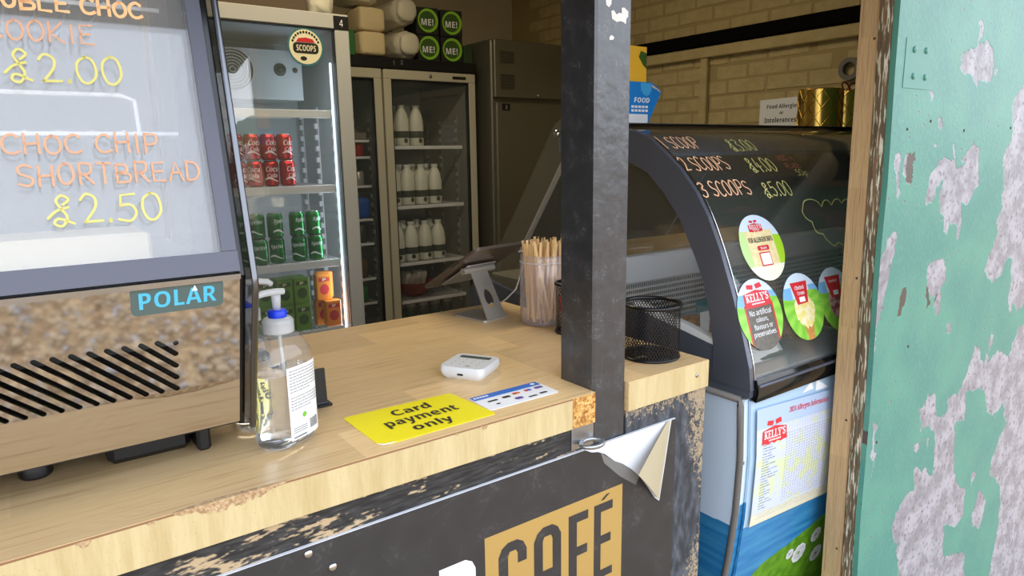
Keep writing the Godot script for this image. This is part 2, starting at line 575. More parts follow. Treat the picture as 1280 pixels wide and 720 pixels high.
func paint(w, h, f):
	var im := Image.create(w, h, false, Image.FORMAT_RGB8)
	for y in h:
		for x in w:
			im.set_pixel(x, y, f.call(x, y))
	return ImageTexture.create_from_image(im)

func noise_tex(seed_, freq, size = 256, lo = Color.BLACK, hi = Color.WHITE, octaves = 4):
	var im = noise(seed_, freq, octaves).get_seamless_image(size, size)
	var out := Image.create(size, size, false, Image.FORMAT_RGB8)
	for y in size:
		for x in size:
			out.set_pixel(x, y, lo.lerp(hi, im.get_pixel(x, y).r))
	return ImageTexture.create_from_image(out)

func relief(m, tex, scale):
	m.heightmap_enabled = true
	m.heightmap_texture = tex
	m.heightmap_scale = scale

func tri(m, s, world = true):
	m.uv1_triplanar = true
	m.uv1_world_triplanar = world
	m.uv1_scale = s if s is Vector3 else Vector3(s, s, s)

func pane(key, color, alpha = 0.04, rough = 0.0):
	var m = mk(key, Color(color.r, color.g, color.b, alpha), rough, 0.0, 0.5)
	m.transparency = BaseMaterial3D.TRANSPARENCY_ALPHA
	return m

func c8(r, g, b):
	return Color8(r, g, b)

# wood: long grain along u
func wood_tex(w, h, a, b, c, seed_, stretch = 9.0, planks = 0):
	var n1 = noise(seed_, 0.012, 4)
	var n2 = noise(seed_ + 1, 0.05, 3)
	var n3 = noise(seed_ + 2, 0.006, 2)
	return paint(w, h, func(x, y):
		var row = 0
		if planks > 0:
			row = int(float(y) / h * planks)
		var xx = x + row * 377.0
		var r = n3.get_noise_2d(xx * 0.5, y * 3.0) * 2.2
		var g = absf(fposmod(y * 0.045 + r * 2.0 + n1.get_noise_2d(xx / stretch, y * 1.5) * 1.6, 1.0) - 0.5) * 2.0
		var fine = n2.get_noise_2d(xx / stretch * 0.7, y * 3.0)
		var t = clampf(0.25 + 0.35 * g + 0.35 * fine, 0.0, 1.0)
		var col = a.lerp(b, t)
		if fine > 0.35:
			col = col.lerp(c, minf(0.6, (fine - 0.35) * 3.0))
		var tone = 1.0 + 0.05 * sin(row * 12.9898 + floor((x + row * 150.0) / (w * 0.5)) * 4.1)
		return Color(col.r * tone, col.g * tone, col.b * tone))

func make_materials():
	var grain = noise_tex(5, 0.04, 256)
	var fine = noise_tex(6, 0.12, 256)
	# worktop laminate and its edging
	var m = mk("worktop", Color.WHITE, 0.38)
	m.albedo_texture = wood_tex(1024, 512, c8(226, 196, 146), c8(214, 178, 128), c8(192, 150, 106), 11, 10.0, 7)
	m.uv1_scale = Vector3(1.0 / 1.1, 1.0 / 0.72, 1)
	m.roughness_texture = noise_tex(8, 0.03, 256, Color(0.75, 0.75, 0.75), Color.WHITE)
	m = mk("edging", Color.WHITE, 0.5)
	m.albedo_texture = edging_tex()
	m.uv1_scale = Vector3(1.0 / 0.7, 1.0 / 0.06, 1)
	m = mk("chipboard", Color.WHITE, 0.95)
	m.albedo_texture = speckle(c8(206, 158, 84), c8(150, 96, 44), c8(232, 196, 132), 31)
	tri(m, 9.0)
	relief(m, grain, 0.15)
	m = mk("raw_chip", Color.WHITE, 0.95)
	m.albedo_texture = speckle(c8(186, 156, 116), c8(158, 124, 90), c8(206, 182, 144), 32)
	tri(m, 14.0)
	relief(m, grain, 0.1)
	mk("seam", c8(142, 104, 72), 0.8)
	# black paint
	m = mk("black_paint", Color.WHITE, 0.3, 0.0, 0.7)
	m.albedo_texture = scuffed(c8(40, 43, 49), c8(52, 55, 61), c8(94, 96, 100), 41, 0.61)
	tri(m, 2.6)
	relief(m, grain, 0.07)
	m = mk("black_plank", Color.WHITE, 0.55)
	m.albedo_texture = plank_tex()
	m.uv1_scale = Vector3(1.0 / 1.0, 1.0 / 0.25, 1)
	relief(m, grain, 0.08)
	m = mk("worn_board", Color.WHITE, 0.7)
	m.albedo_texture = worn_board_tex()
	m.uv1_scale = Vector3(1.0 / 0.225, 1.0 / 1.1, 1)
	m.uv1_offset = Vector3(-0.076 / 0.225, -0.054 / 1.1, 0)
	m.texture_repeat = false
	m = mk("vinyl", Color.WHITE, 0.42)
	m.albedo_texture = scuffed(c8(47, 46, 47), c8(54, 53, 54), c8(78, 77, 77), 44, 0.62)
	tri(m, 1.7)
	mk("white_board", c8(214, 216, 220), 0.6)
	mk("vinyl_back", c8(178, 166, 136), 0.7)
	mk("torn_grey", c8(112, 110, 106), 0.7)
	m = mk("gold", c8(204, 172, 104), 0.4, 0.55)
	mk("letter_white", c8(235, 235, 232), 0.5)
	mk("white_chip", c8(226, 226, 222), 0.7)
	# metals
	m = mk("mirror_steel", c8(206, 200, 192), 0.045, 1.0)
	mk("chrome", c8(205, 206, 208), 0.12, 1.0)
	mk("dark_chrome", c8(112, 114, 118), 0.22, 1.0)
	m = mk("brushed_steel", c8(122, 118, 104), 0.5, 0.6)
	m.roughness_texture = wood_tex(128, 128, Color(0.8, 0.8, 0.8), Color.WHITE, Color.WHITE, 77)
	mk("zinc", c8(168, 170, 172), 0.35, 1.0)
	mk("satin_aluminium", c8(190, 184, 174), 0.3, 0.5)
	mk("tablet_back", c8(136, 120, 108), 0.25, 0.6)
	m = mk("gold_foil", c8(206, 168, 84), 0.24, 1.0)
	mk("wire_black", c8(46, 46, 48), 0.28, 0.7)
	mk("wire_white", c8(222, 224, 224), 0.4)
	# plastics and paints
	mk("slate", c8(86, 88, 100), 0.35, 0.2)
	mk("slate_trim", c8(96, 100, 112), 0.3, 0.4)
	mk("freezer_grey", c8(92, 98, 110), 0.3, 0.3)
	mk("trim_grey", c8(108, 104, 99), 0.5)
	mk("black_gloss", c8(14, 14, 16), 0.12)
	mk("black_plastic", c8(20, 20, 22), 0.4)
	mk("black_matt", c8(10, 10, 10), 0.9)
	mk("white_plastic", c8(226, 228, 230), 0.35)
	mk("white_liner", c8(178, 184, 188), 0.5)
	mk("cabinet_inside", c8(132, 132, 124), 0.6)
	mk("pale_steel", c8(176, 178, 178), 0.35, 0.4)
	mk("grey_frame", c8(196, 196, 192), 0.38, 0.15)
	mk("cream_frame", c8(198, 192, 170), 0.4, 0.1)
	mk("dark_liner", c8(120, 122, 118), 0.5)
	mk("screen", c8(92, 98, 96), 0.2)
	mk("badge_green", c8(86, 104, 102), 0.35)
	mk("badge_blue", c8(84, 190, 224), 0.4)
	mk("blue_cap", c8(22, 62, 226), 0.35)
	m = mk("yellow_card", c8(248, 232, 22), 0.32)
	mk("ink", c8(16, 15, 14), 0.6)
	mk("grey_ink", c8(130, 132, 134), 0.6)
	mk("paper", c8(240, 242, 246), 0.45)
	mk("label_paper", c8(240, 241, 243), 0.5)
	mk("print_blue", c8(24, 108, 206), 0.4)
	mk("print_red", c8(206, 44, 52), 0.45)
	mk("print_orange", c8(232, 130, 60), 0.45)
	mk("print_violet", c8(90, 70, 150), 0.45)
	mk("print_green", c8(120, 190, 60), 0.45)
	mk("print_cream", c8(240, 232, 196), 0.45)
	mk("print_white", c8(242, 244, 246), 0.45)
	mk("chalk_orange", c8(224, 172, 136), 0.8)  # orange and yellow chalk paled to stand for reflection over the glass
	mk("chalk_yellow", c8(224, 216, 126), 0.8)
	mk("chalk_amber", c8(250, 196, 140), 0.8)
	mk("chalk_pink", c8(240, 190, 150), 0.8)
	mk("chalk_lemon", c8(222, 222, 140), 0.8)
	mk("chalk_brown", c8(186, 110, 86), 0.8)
	# glass
	pane("glass", Color(0.9, 0.95, 0.94), 0.02)
	pane("tinted_glass", Color(0.16, 0.19, 0.19), 0.3)
	pane("smoked_glass", Color(0.06, 0.07, 0.07), 0.62)
	pane("clear_plastic", Color(0.92, 0.95, 0.97), 0.07, 0.03)
	m = pane("frosted_plastic", Color(0.90, 0.88, 0.95), 0.10, 0.12)
	pane("milky_plastic", Color(0.93, 0.94, 0.95), 0.42, 0.2)
	pane("veiled_glass", Color(0.93, 0.95, 0.97), 0.05)  # whitish haze put into the panes to brighten their sky reflection
	m = mk("gel", Color(0.985, 0.995, 1.0, 0.0), 0.0)
	m.refraction_enabled = true
	m.refraction_scale = 0.034
	# building
	m = mk("green_wall", Color.WHITE, 0.42)
	green_wall(m)
	m = mk("green_paint", c8(78, 137, 123), 0.42)
	m = mk("old_wood", Color.WHITE, 0.8)
	var upright = wood_tex(512, 256, c8(190, 162, 120), c8(168, 136, 96), c8(124, 96, 68), 21, 8.0).get_image()
	upright.rotate_90(CLOCKWISE)
	m.albedo_texture = ImageTexture.create_from_image(upright)
	m.uv1_scale = Vector3(10.0, 1.6, 1)
	relief(m, grain, 0.1)
	m = mk("rotten_wood", Color.WHITE, 0.9)
	m.albedo_texture = rotten_tex()
	m.uv1_scale = Vector3(1, 1, 1)
	m = mk("brick_paint", Color.WHITE, 0.75)
	m.albedo_texture = noise_tex(51, 0.03, 256, c8(178, 158, 112), c8(196, 178, 132))
	tri(m, 1.6)
	relief(m, fine, 0.25)
	mk("mortar", c8(166, 146, 102), 0.85)
	m = mk("plaster", Color.WHITE, 0.85)
	m.albedo_texture = noise_tex(52, 0.02, 256, c8(190, 176, 144), c8(202, 190, 160))
	tri(m, 0.5)
	m = mk("shop_floor", Color.WHITE, 0.6)
	m.albedo_texture = noise_tex(53, 0.03, 256, c8(120, 114, 104), c8(142, 136, 126))
	tri(m, 1.0)
	mk("beam_black", c8(10, 10, 10), 0.9, 0.0, 0.2)
	m = mk("soffit", Color.WHITE, 0.7)
	m.albedo_texture = noise_tex(54, 0.02, 256, c8(96, 94, 80), c8(120, 116, 100))
	tri(m, 0.8)
	m = mk("earth", Color.WHITE, 0.95)
	m.albedo_texture = speckle(c8(176, 148, 112), c8(126, 100, 74), c8(206, 184, 150), 61)
	tri(m, 1.6)
	relief(m, grain, 1.2)
	m = mk("pebble", Color.WHITE, 0.85)
	m.vertex_color_use_as_albedo = true
	m = mk("leaves", c8(84, 104, 62), 0.8)
	mk("bark", c8(92, 78, 62), 0.9)
	# food and packs
	mk("can_red", c8(186, 22, 30), 0.25, 0.6)
	mk("can_green", c8(20, 128, 56), 0.25, 0.55)
	mk("can_lid", c8(190, 192, 194), 0.25, 1.0)
	mk("carton_green", c8(112, 158, 52), 0.45)
	mk("carton_orange", c8(238, 142, 34), 0.45)
	m = mk("milk", c8(226, 226, 210), 0.35)
	mk("milk_label", c8(58, 66, 58), 0.5)
	mk("milk_cap", c8(214, 216, 206), 0.4)
	mk("bowl_red", c8(150, 20, 24), 0.3)
	mk("sachet_red", c8(220, 52, 30), 0.4)
	mk("sachet_yellow", c8(230, 170, 60), 0.45)
	m = mk("stick_wood", c8(226, 190, 134), 0.7)
	mk("shortbread", c8(222, 206, 170), 0.8)
	m = mk("ice_cream", Color.WHITE, 0.7)
	m.albedo_texture = speckle(c8(196, 148, 94), c8(146, 100, 58), c8(222, 186, 136), 71)
	tri(m, 7.0)
	relief(m, grain, 0.8)
	mk("bag_white", c8(214, 208, 188), 0.45)
	mk("napkin", c8(216, 196, 154), 0.8)
	mk("box_black", c8(30, 30, 30), 0.5)
	mk("box_green", c8(52, 70, 40), 0.6)
	mk("lime", c8(142, 200, 48), 0.5)
	mk("dark_lime", c8(60, 92, 30), 0.5)
	mk("sleeve_green", c8(40, 110, 50), 0.5)
	mk("rust", c8(70, 52, 42), 0.8)
	mk("teal", c8(58, 116, 122), 0.5)
	mk("ribbon_red", c8(110, 22, 26), 0.5)
	mk("blue_bright", c8(30, 130, 214), 0.4)
	mk("print_tab", c8(70, 170, 236), 0.4)
	mk("blue_pack", c8(40, 84, 170), 0.4)
	mk("amber_photo", c8(240, 186, 50), 0.5)
	mk("led_strip", c8(235, 245, 255), 0.5)
	mats["led_strip"].emission_enabled = true
	mats["led_strip"].emission = Color(0.86, 0.94, 1.0)
	mats["led_strip"].emission_energy_multiplier = 1.2
	mk("added_strip_glow", c8(250, 246, 232), 0.5)  # glowing face of the strip light added for the interior
	mats["added_strip_glow"].emission_enabled = true
	mats["added_strip_glow"].emission = Color(1.0, 0.95, 0.84)
	mats["added_strip_glow"].emission_energy_multiplier = 1.0

func speckle(a, b, c, seed_):
	var n1 = noise(seed_, 0.09, 2, FastNoiseLite.TYPE_CELLULAR)
	n1.cellular_return_type = FastNoiseLite.RETURN_CELL_VALUE
	var im = n1.get_seamless_image(256, 256)
	var im2 = noise(seed_ + 5, 0.05, 4).get_seamless_image(256, 256)
	return paint(256, 256, func(x, y):
		var v = im.get_pixel(x, y).r
		var w = im2.get_pixel(x, y).r
		var col = a.lerp(b, clampf((v - 0.45) * 2.4, 0, 1)).lerp(c, clampf((0.4 - v) * 2.5, 0, 1))
		return col.lerp(b, clampf((w - 0.55) * 1.2, 0, 0.5)))

func scuffed(a, b, c, seed_, rare):
	var im = noise(seed_, 0.016, 4).get_seamless_image(512, 512)
	var im2 = noise(seed_ + 3, 0.11, 3).get_seamless_image(512, 512)
	var r := RandomNumberGenerator.new()
	r.seed = seed_
	var out := Image.create(512, 512, false, Image.FORMAT_RGB8)
	for y in 512:
		for x in 512:
			var v = im.get_pixel(x, y).r
			var w = im2.get_pixel(x, y).r
			var col = a.lerp(b, clampf(v * 1.3 - 0.2, 0, 1))
			out.set_pixel(x, y, col.lerp(c, clampf((w * 0.55 + v * 0.6 - rare - 0.12) * 4.0, 0, 0.7)))
	for k in 70:
		var p = Vector2(r.randf() * 512, r.randf() * 512)
		var d = Vector2.from_angle(r.randf() * TAU) * 1.0
		for i in r.randi_range(6, 60):
			p += d
			d = d.rotated(r.randf_range(-0.08, 0.08))
			var q = Vector2i(posmod(int(p.x), 512), posmod(int(p.y), 512))
			out.set_pixelv(q, out.get_pixelv(q).lerp(c, 0.5))
	return ImageTexture.create_from_image(out)

func edging_tex():
	var n1 = noise(15, 0.02, 3)
	var n2 = noise(16, 0.09, 3)
	return paint(768, 96, func(x, y):
		var s = n1.get_noise_2d(x * 1.4, y * 0.12)
		var f = n2.get_noise_2d(x * 2.2, y * 0.16)
		var col = c8(204, 186, 140).lerp(c8(188, 166, 118), clampf(0.4 + s * 0.9 + f * 0.35, 0, 1))
		if n2.get_noise_2d(x * 3.0 + 900, y * 2.0) > 0.62:
			col = col.lerp(c8(160, 120, 70), 0.6)
		return col)

func plank_tex():
	var n1 = noise(17, 0.02, 4)
	var n2 = noise(18, 0.06, 4)
	return paint(1024, 256, func(x, y):
		var base = c8(26, 26, 27).lerp(c8(66, 66, 66), clampf(0.4 + 0.9 * n2.get_noise_2d(x * 0.35, y * 2.4), 0, 1))
		var wear = n1.get_noise_2d(x * 0.5, y * 2.5) + 0.6 * n2.get_noise_2d(x * 0.8, y * 3.0)
		var p = fposmod(x / 1024.0, 1.0)
		var more = 0.35 * smoothstep(0.26, 0.38, p) * (1.0 - smoothstep(0.52, 0.64, p))
		if wear + more > 0.42:
			base = base.lerp(c8(196, 170, 132), clampf((wear + more - 0.42) * 4.0, 0, 0.9))
		return base)

func worn_board_tex():
	var n1 = noise(19, 0.03, 4)
	var n2 = noise(20, 0.12, 3)
	return paint(256, 1024, func(x, y):
		var u = x / 256.0
		var v = y / 1024.0
		var base = c8(44, 47, 52).lerp(c8(88, 92, 100), clampf(0.35 + n1.get_noise_2d(x * 1.2, y * 0.6), 0, 1))
		var chip = c8(178, 162, 134).lerp(c8(132, 112, 88), clampf(0.5 + n2.get_noise_2d(x * 2.0, y * 2.0), 0, 1))
		var edge = 0.62 * smoothstep(0.72, 1.0, u + 0.12 * sin(v * 20.0)) + 0.55 * (1.0 - smoothstep(0.0, 0.05, v)) - 0.2
		var k = edge + 0.45 * n1.get_noise_2d(x * 2.0, y * 2.0) + 0.4 * n2.get_noise_2d(x * 1.5, y * 1.5)
		return base.lerp(chip, clampf((k - 0.24) * 5.0, 0, 1)))

func rotten_tex():
	var n1 = noise(22, 0.02, 4)
	var n2 = noise(23, 0.05, 4)
	return paint(64, 1024, func(x, y):
		var a = n1.get_noise_2d(x * 2.2, y * 0.5)
		var b = n2.get_noise_2d(x * 1.6, y * 0.6)
		var col = c8(84, 70, 54).lerp(c8(120, 100, 76), clampf(0.5 + a, 0, 1))
		if b > 0.12:
			col = col.lerp(c8(196, 192, 172), clampf((b - 0.12) * 8.0, 0, 1))
		if a > 0.4:
			col = col.lerp(c8(140, 88, 56), 0.4)
		if n2.get_noise_2d(x * 2.0 + 400, y * 0.9) > 0.38:
			col = col.lerp(c8(72, 96, 70), 0.7)
		return col)

# the green wall: mask of bare board drawn from the outlines, with rough rims
const GX0 := 0.70
const GX1 := 2.05
const GY0 := -1.15
const GY1 := 0.85
func fill_mask(mask, W, H, poly, val):
	var pts = []
	for k in range(0, poly.size(), 2):
		pts.append(Vector2((poly[k] - GX0) / (GX1 - GX0) * W, (GY1 - poly[k + 1]) / (GY1 - GY0) * H))
	var y0 = H
	var y1 = 0
	for p in pts:
		y0 = mini(y0, int(p.y))
		y1 = maxi(y1, int(p.y) + 1)
	for y in range(maxi(y0, 0), mini(y1, H - 1) + 1):
		var xs = []
		for k in pts.size():
			var a = pts[k]
			var b = pts[(k + 1) % pts.size()]
			if (a.y <= y + 0.5) != (b.y <= y + 0.5):
				xs.append(a.x + (b.x - a.x) * (y + 0.5 - a.y) / (b.y - a.y))
		xs.sort()
		for k in range(0, xs.size() - 1, 2):
			for x in range(clampi(int(xs[k] + 0.5), 0, W), clampi(int(xs[k + 1] + 0.5), 0, W)):
				mask[y * W + x] = val

func green_wall(m):
	var W = 768
	var H = 1152
	var mask = PackedByteArray()
	mask.resize(W * H)
	for p in PAINT_BARE:
		fill_mask(mask, W, H, p, 1)
	for p in PAINT_KEPT:
		fill_mask(mask, W, H, p, 0)
	for p in PAINT_ISLANDS:
		fill_mask(mask, W, H, p, 1)
	for p in PAINT_DARK:
		fill_mask(mask, W, H, p, 2)
	var n1 = noise(81, 0.035, 4)
	var n2 = noise(82, 0.008, 4)
	var n3 = noise(83, 0.09, 3)
	var im := Image.create(W, H, false, Image.FORMAT_RGB8)
	var hm := Image.create(W, H, false, Image.FORMAT_RGB8)
	for y in H:
		for x in W:
			var e = n1.get_noise_2d(x, y)
			var dx = int(e * 9.0)
			var dy = int(n1.get_noise_2d(x + 700, y) * 9.0)
			var k = mask[clampi(y + dy, 0, H - 1) * W + clampi(x + dx, 0, W - 1)]
			var big = n2.get_noise_2d(x, y)
			var sp = n3.get_noise_2d(x, y)
			if k == 0 and sp > 0.54 and big > 0.02:
				k = 1
			var col
			var hgt = 0.75 + 0.1 * sp
			if k == 0:
				col = c8(72, 131, 120).lerp(c8(82, 142, 125), clampf(0.5 + big * 1.2, 0, 1))
				col = col.lerp(c8(98, 154, 140), clampf(sp * 0.5, 0, 0.3))
			elif k == 1:
				var st = n1.get_noise_2d(x * 0.6 + 300, y * 0.6)
				col = c8(164, 161, 168).lerp(c8(132, 129, 135), clampf(0.5 + st * 1.3 + sp * 0.5, 0, 1))
				if sp > 0.42:
					col = c8(112, 107, 110)
				hgt = 0.35 + 0.15 * sp
			else:
				col = c8(78, 66, 62)
				hgt = 0.25
			im.set_pixel(x, y, col)
			hm.set_pixel(x, y, Color(hgt, hgt, hgt))
	m.albedo_texture = ImageTexture.create_from_image(im)
	m.texture_repeat = false
	m.uv1_scale = Vector3(1, 1, 1)
	relief(m, ImageTexture.create_from_image(hm), 0.18)

# ---------------------------------------------------------------- the kiosk
const WX := 2.3   # brick wall
func build_shell():
	var st = ST()
	bb(st, Vector3(-2.4, FLOOR - 0.2, -3.5), Vector3(2.45, FLOOR, -0.03))
	struct(st, "floor", "shop_floor", "grey shop floor behind the counter", "floor")
	st = ST()
	bb(st, Vector3(-2.4, 1.75, -3.5), Vector3(2.45, 1.9, 0.1))
	struct(st, "ceiling", "plaster", "plain ceiling of the kiosk", "ceiling")
	st = ST()
	bb(st, Vector3(-2.4, FLOOR, -3.5), Vector3(2.45, 1.75, -3.36))
	struct(st, "wall_back", "plaster", "plain painted wall behind the steel cabinet and fridges", "wall")
	st = ST()
	bb(st, Vector3(-2.4, FLOOR, -3.36), Vector3(-2.28, 1.75, 0.1))
	struct(st, "wall_left", "plaster", "plain side wall of the kiosk", "wall")
	# painted brick wall
	st = ST()
	bb(st, Vector3(WX - 0.0085, FLOOR, -3.36), Vector3(WX + 0.15, 1.75, 0.087))
	var wall = struct(st, "wall_right", "mortar", "cream painted brick wall above the ice cream freezer", "wall")
	var shapes = []
	for k in 5:
		st = ST()
		var half = k == 4
		var L = 0.1 if half else 0.2165
		bx(st, Vector3.ZERO, Vector3(0.022 + 0.002 * (k % 3), 0.0705 - 0.0015 * (k % 2), L), 0.0065)
		st.generate_normals()
		var me = st.commit()
		me.surface_set_material(0, mats["brick_paint"])
		shapes.append(me)
	var row = 0
	var y = 0.30
	while y < 1.42:
		var z = -3.05 + (0.11 if row % 2 else 0.0)
		while z < -0.45:
			var b := MeshInstance3D.new()
			b.name = "brick"
			b.mesh = shapes[rng.randi() % 4]
			wall.add_child(b, true)
			b.position = Vector3(WX + rng.randf_range(-0.002, 0.003), y + 0.033 + rng.randf_range(-0.002, 0.002), z + rng.randf_range(-0.002, 0.002))
			b.rotation = Vector3(rng.randf_range(-0.008, 0.008), rng.randf_range(-0.01, 0.01), 0)
			z += 0.223
		y += 0.0755
		row += 1
	st = ST()
	bb(st, Vector3(WX - 0.06, 0.928, -3.3), Vector3(WX - 0.012, 0.99, 0.0), 0.004)
	struct(st, "trim_1", "beam_black", "black beam along the cream brick wall", "beam")
	st = ST()
	bb(st, Vector3(WX - 0.045, 0.868, -3.3), Vector3(WX - 0.012, 0.922, 0.0), 0.004)
	struct(st, "trim_2", "brick_paint", "cream batten under the black beam", "batten")
	st = ST()
	bb(st, Vector3(WX - 0.04, 0.1, -1.65), Vector3(WX - 0.012, 0.866, -1.605), 0.004)
	struct(st, "trim_3", "brick_paint", "upright cream batten on the brick wall", "batten")
	# front of the kiosk
	st = ST()
	bb(st, Vector3(-2.4, 1.16, -0.06), Vector3(2.45, 1.75, 0.087))
	struct(st, "wall_front", "soffit", "kiosk front above the serving hatch", "wall")
	st = ST()
	bb(st, Vector3(-2.4, GROUND, -0.06), Vector3(-1.95, 1.16, 0.06))
	struct(st, "wall_front_end", "soffit", "kiosk front beside the serving hatch", "wall")
	# green wall with its left rim leaning as the old board does
	st = ST()
	var rim = [Vector2(0.756, GROUND), Vector2(0.757, -0.60), Vector2(0.748, -0.45), Vector2(0.746, -0.2), Vector2(0.738, 0.0), Vector2(0.733, 0.1), Vector2(0.730, 0.2), Vector2(0.733, 0.32), Vector2(0.727, 0.45), Vector2(0.722, 0.55), Vector2(0.719, 0.69), Vector2(0.715, 1.2)]
	var poly = [Vector2(2.45, GROUND), Vector2(2.45, 1.2)]
	for k in rim.size():
		poly.append(rim[rim.size() - 1 - k])
	prism_z(st, poly, 0.088, 0.1, func(p): return Vector2((p.x - GX0) / (GX1 - GX0), (GY1 - p.y) / (GY1 - GY0)))
	var gw = struct(st, "wall_front_green", "green_wall", "green painted wall board with large grey peeled patches", "wall")
	# hinge plate painted over
	st = ST()
	bb(st, Vector3(0.757, 0.519, 0.1), Vector3(0.868, 0.618, 0.1012), 0.0005)
	obj(st, "hinge_plate", "green_paint", gw)
	for p in [[0.793, 0.597], [0.845, 0.598], [0.798, 0.544], [0.851, 0.544]]:
		st = ST()
		lathe(st, [[0.0, 0.0], [0.007, 0.0], [0.0065, 0.002], [0.003, 0.0032], [0.0, 0.0034]], 10, Vector3.ZERO, 1, 1, Transform3D(Basis(Vector3.RIGHT, PI / 2), Vector3(p[0], p[1], 0.1012)))
		obj(st, "screw", "green_paint", gw)
	for p in [[0.766, 0.574], [0.796, 0.436], [0.9, 0.454], [1.075, 0.435], [1.352, 0.443], [0.9, -0.06], [0.79, -0.27]]:
		st = ST()
		lathe(st, [[0.0, 0.0], [0.0035, 0.0], [0.003, 0.001], [0.0, 0.0012]], 8, Vector3.ZERO, 1, 1, Transform3D(Basis(Vector3.RIGHT, PI / 2), Vector3(p[0], p[1], 0.1)))
		obj(st, "nail", "rust", gw)
	# jamb: rotten board, then a clean batten behind it
	st = ST()
	var jn = noise(91, 3.0, 3)
	sheet(st, 6, 60, func(u, v):
		var yy = lerpf(GROUND, 1.18, v)
		var xx = lerpf(0.757, 0.716, clampf((yy + 0.6) / 1.3, 0, 1.2))
		var bump = 0.0022 * jn.get_noise_2d(u * 0.5, yy * 1.2) + 0.0012 * jn.get_noise_2d(u * 2.0, yy * 3.0)
		return Vector3(xx + 0.004 - 0.003 * sin(u * PI) + bump, yy, lerpf(0.0585, 0.0885, u)), 0.03)
	struct(st, "trim_4", "rotten_wood", "rough brown jamb board with flaking white paint", "jamb")
	st = ST()
	poly = [Vector2(0.760, GROUND), Vector2(0.716, 1.18), Vector2(0.756, 1.18), Vector2(0.80, GROUND)]
	prism_z(st, poly, 0.0165, 0.0575)
	var bat = struct(st, "trim_5", "old_wood", "bare timber batten on the edge of the green wall", "batten")
	for yy in [0.62, 0.115, -0.22, -0.55]:
		st = ST()
		var xx = lerpf(0.760, 0.716, (yy - GROUND) / 2.33)
		lathe(st, [[0.0, 0.0], [0.003, 0.0], [0.0025, 0.0006], [0.0, 0.0008]], 8, Vector3.ZERO, 1, 1, Transform3D(Basis(Vector3(0, 0, 1), PI / 2), Vector3(xx, yy, 0.05)))
		obj(st, "nail", "rust", bat)
	# unseen overhang added to shade the top of the green wall
	st = ST()
	bb(st, Vector3(-2.6, 1.50, 0.0872), Vector3(2.7, 1.56, 0.66))
	struct(st, "added_eave", "soffit", "unseen roof edge added to shade the green wall top", "eave")
	# raised hatch flap, seen mirrored in the cabinet glass
	st = ST()
	prism_x(st, [Vector2(0.06, 1.165), Vector2(0.06, 1.135), Vector2(0.60, 1.02), Vector2(0.61, 1.05)], -1.95, 0.75)
	single(st, "hatch_flap", "soffit", "raised wooden hatch flap over the counter", "hatch flap")
	# strip light added out of view to brighten the dim interior
	var cl = thing("added_ceiling_light", "added strip light out of view on the kiosk ceiling", "light", Vector3(0.35, 1.75, -1.45))
	st = ST()
	bb(st, Vector3(-0.42, 1.70, -1.54), Vector3(1.12, 1.75, -1.36), 0.006)
	obj(st, "housing", "white_plastic", cl)
	st = ST()
	bb(st, Vector3(-0.40, 1.675, -1.53), Vector3(1.10, 1.70, -1.37), 0.006)
	obj(st, "diffuser", "added_strip_glow", cl)
	var l := AreaLight3D.new()
	l.name = "added_ceiling_light_glow"
	l.area_size = Vector2(1.5, 0.16)
	l.light_color = Color(1.0, 0.93, 0.78)
	l.light_energy = 2.1
	l.area_range = 9.0
	l.shadow_enabled = true
	add_child(l)
	l.look_at_from_position(Vector3(0.35, 1.66, -1.45), Vector3(0.35, 0.0, -1.45), Vector3(0, 0, 1))
	# post
	var post = thing("post", "square black painted post standing in the counter front", "post", Vector3(0.039, FLOOR, -0.05), "", "structure")
	st = ST()
	bb(st, Vector3(0.0, FLOOR, -0.094), Vector3(0.078, 1.155, -0.006), 0.004)
	obj(st, "timber", "black_paint", post)
	var chips = [[[0.018, 0.640], [0.032, 0.640], [0.031, 0.623], [0.026, 0.618], [0.02, 0.621]],
		[[0.031, 0.613], [0.036, 0.615], [0.043, 0.609], [0.047, 0.612], [0.054, 0.612], [0.053, 0.62], [0.059, 0.621], [0.068, 0.616], [0.068, 0.608], [0.064, 0.605], [0.063, 0.596], [0.058, 0.599], [0.052, 0.6], [0.043, 0.598], [0.033, 0.602]],
		[[0.028, 0.575], [0.032, 0.578], [0.038, 0.575], [0.036, 0.571], [0.028, 0.57]]]
	for c in chips:
		st = ST()
		prism_z(st, c.map(func(q): return Vector2(q[0], q[1])), -0.0065, -0.0055)
		obj(st, "paint_chip", "white_chip", post)

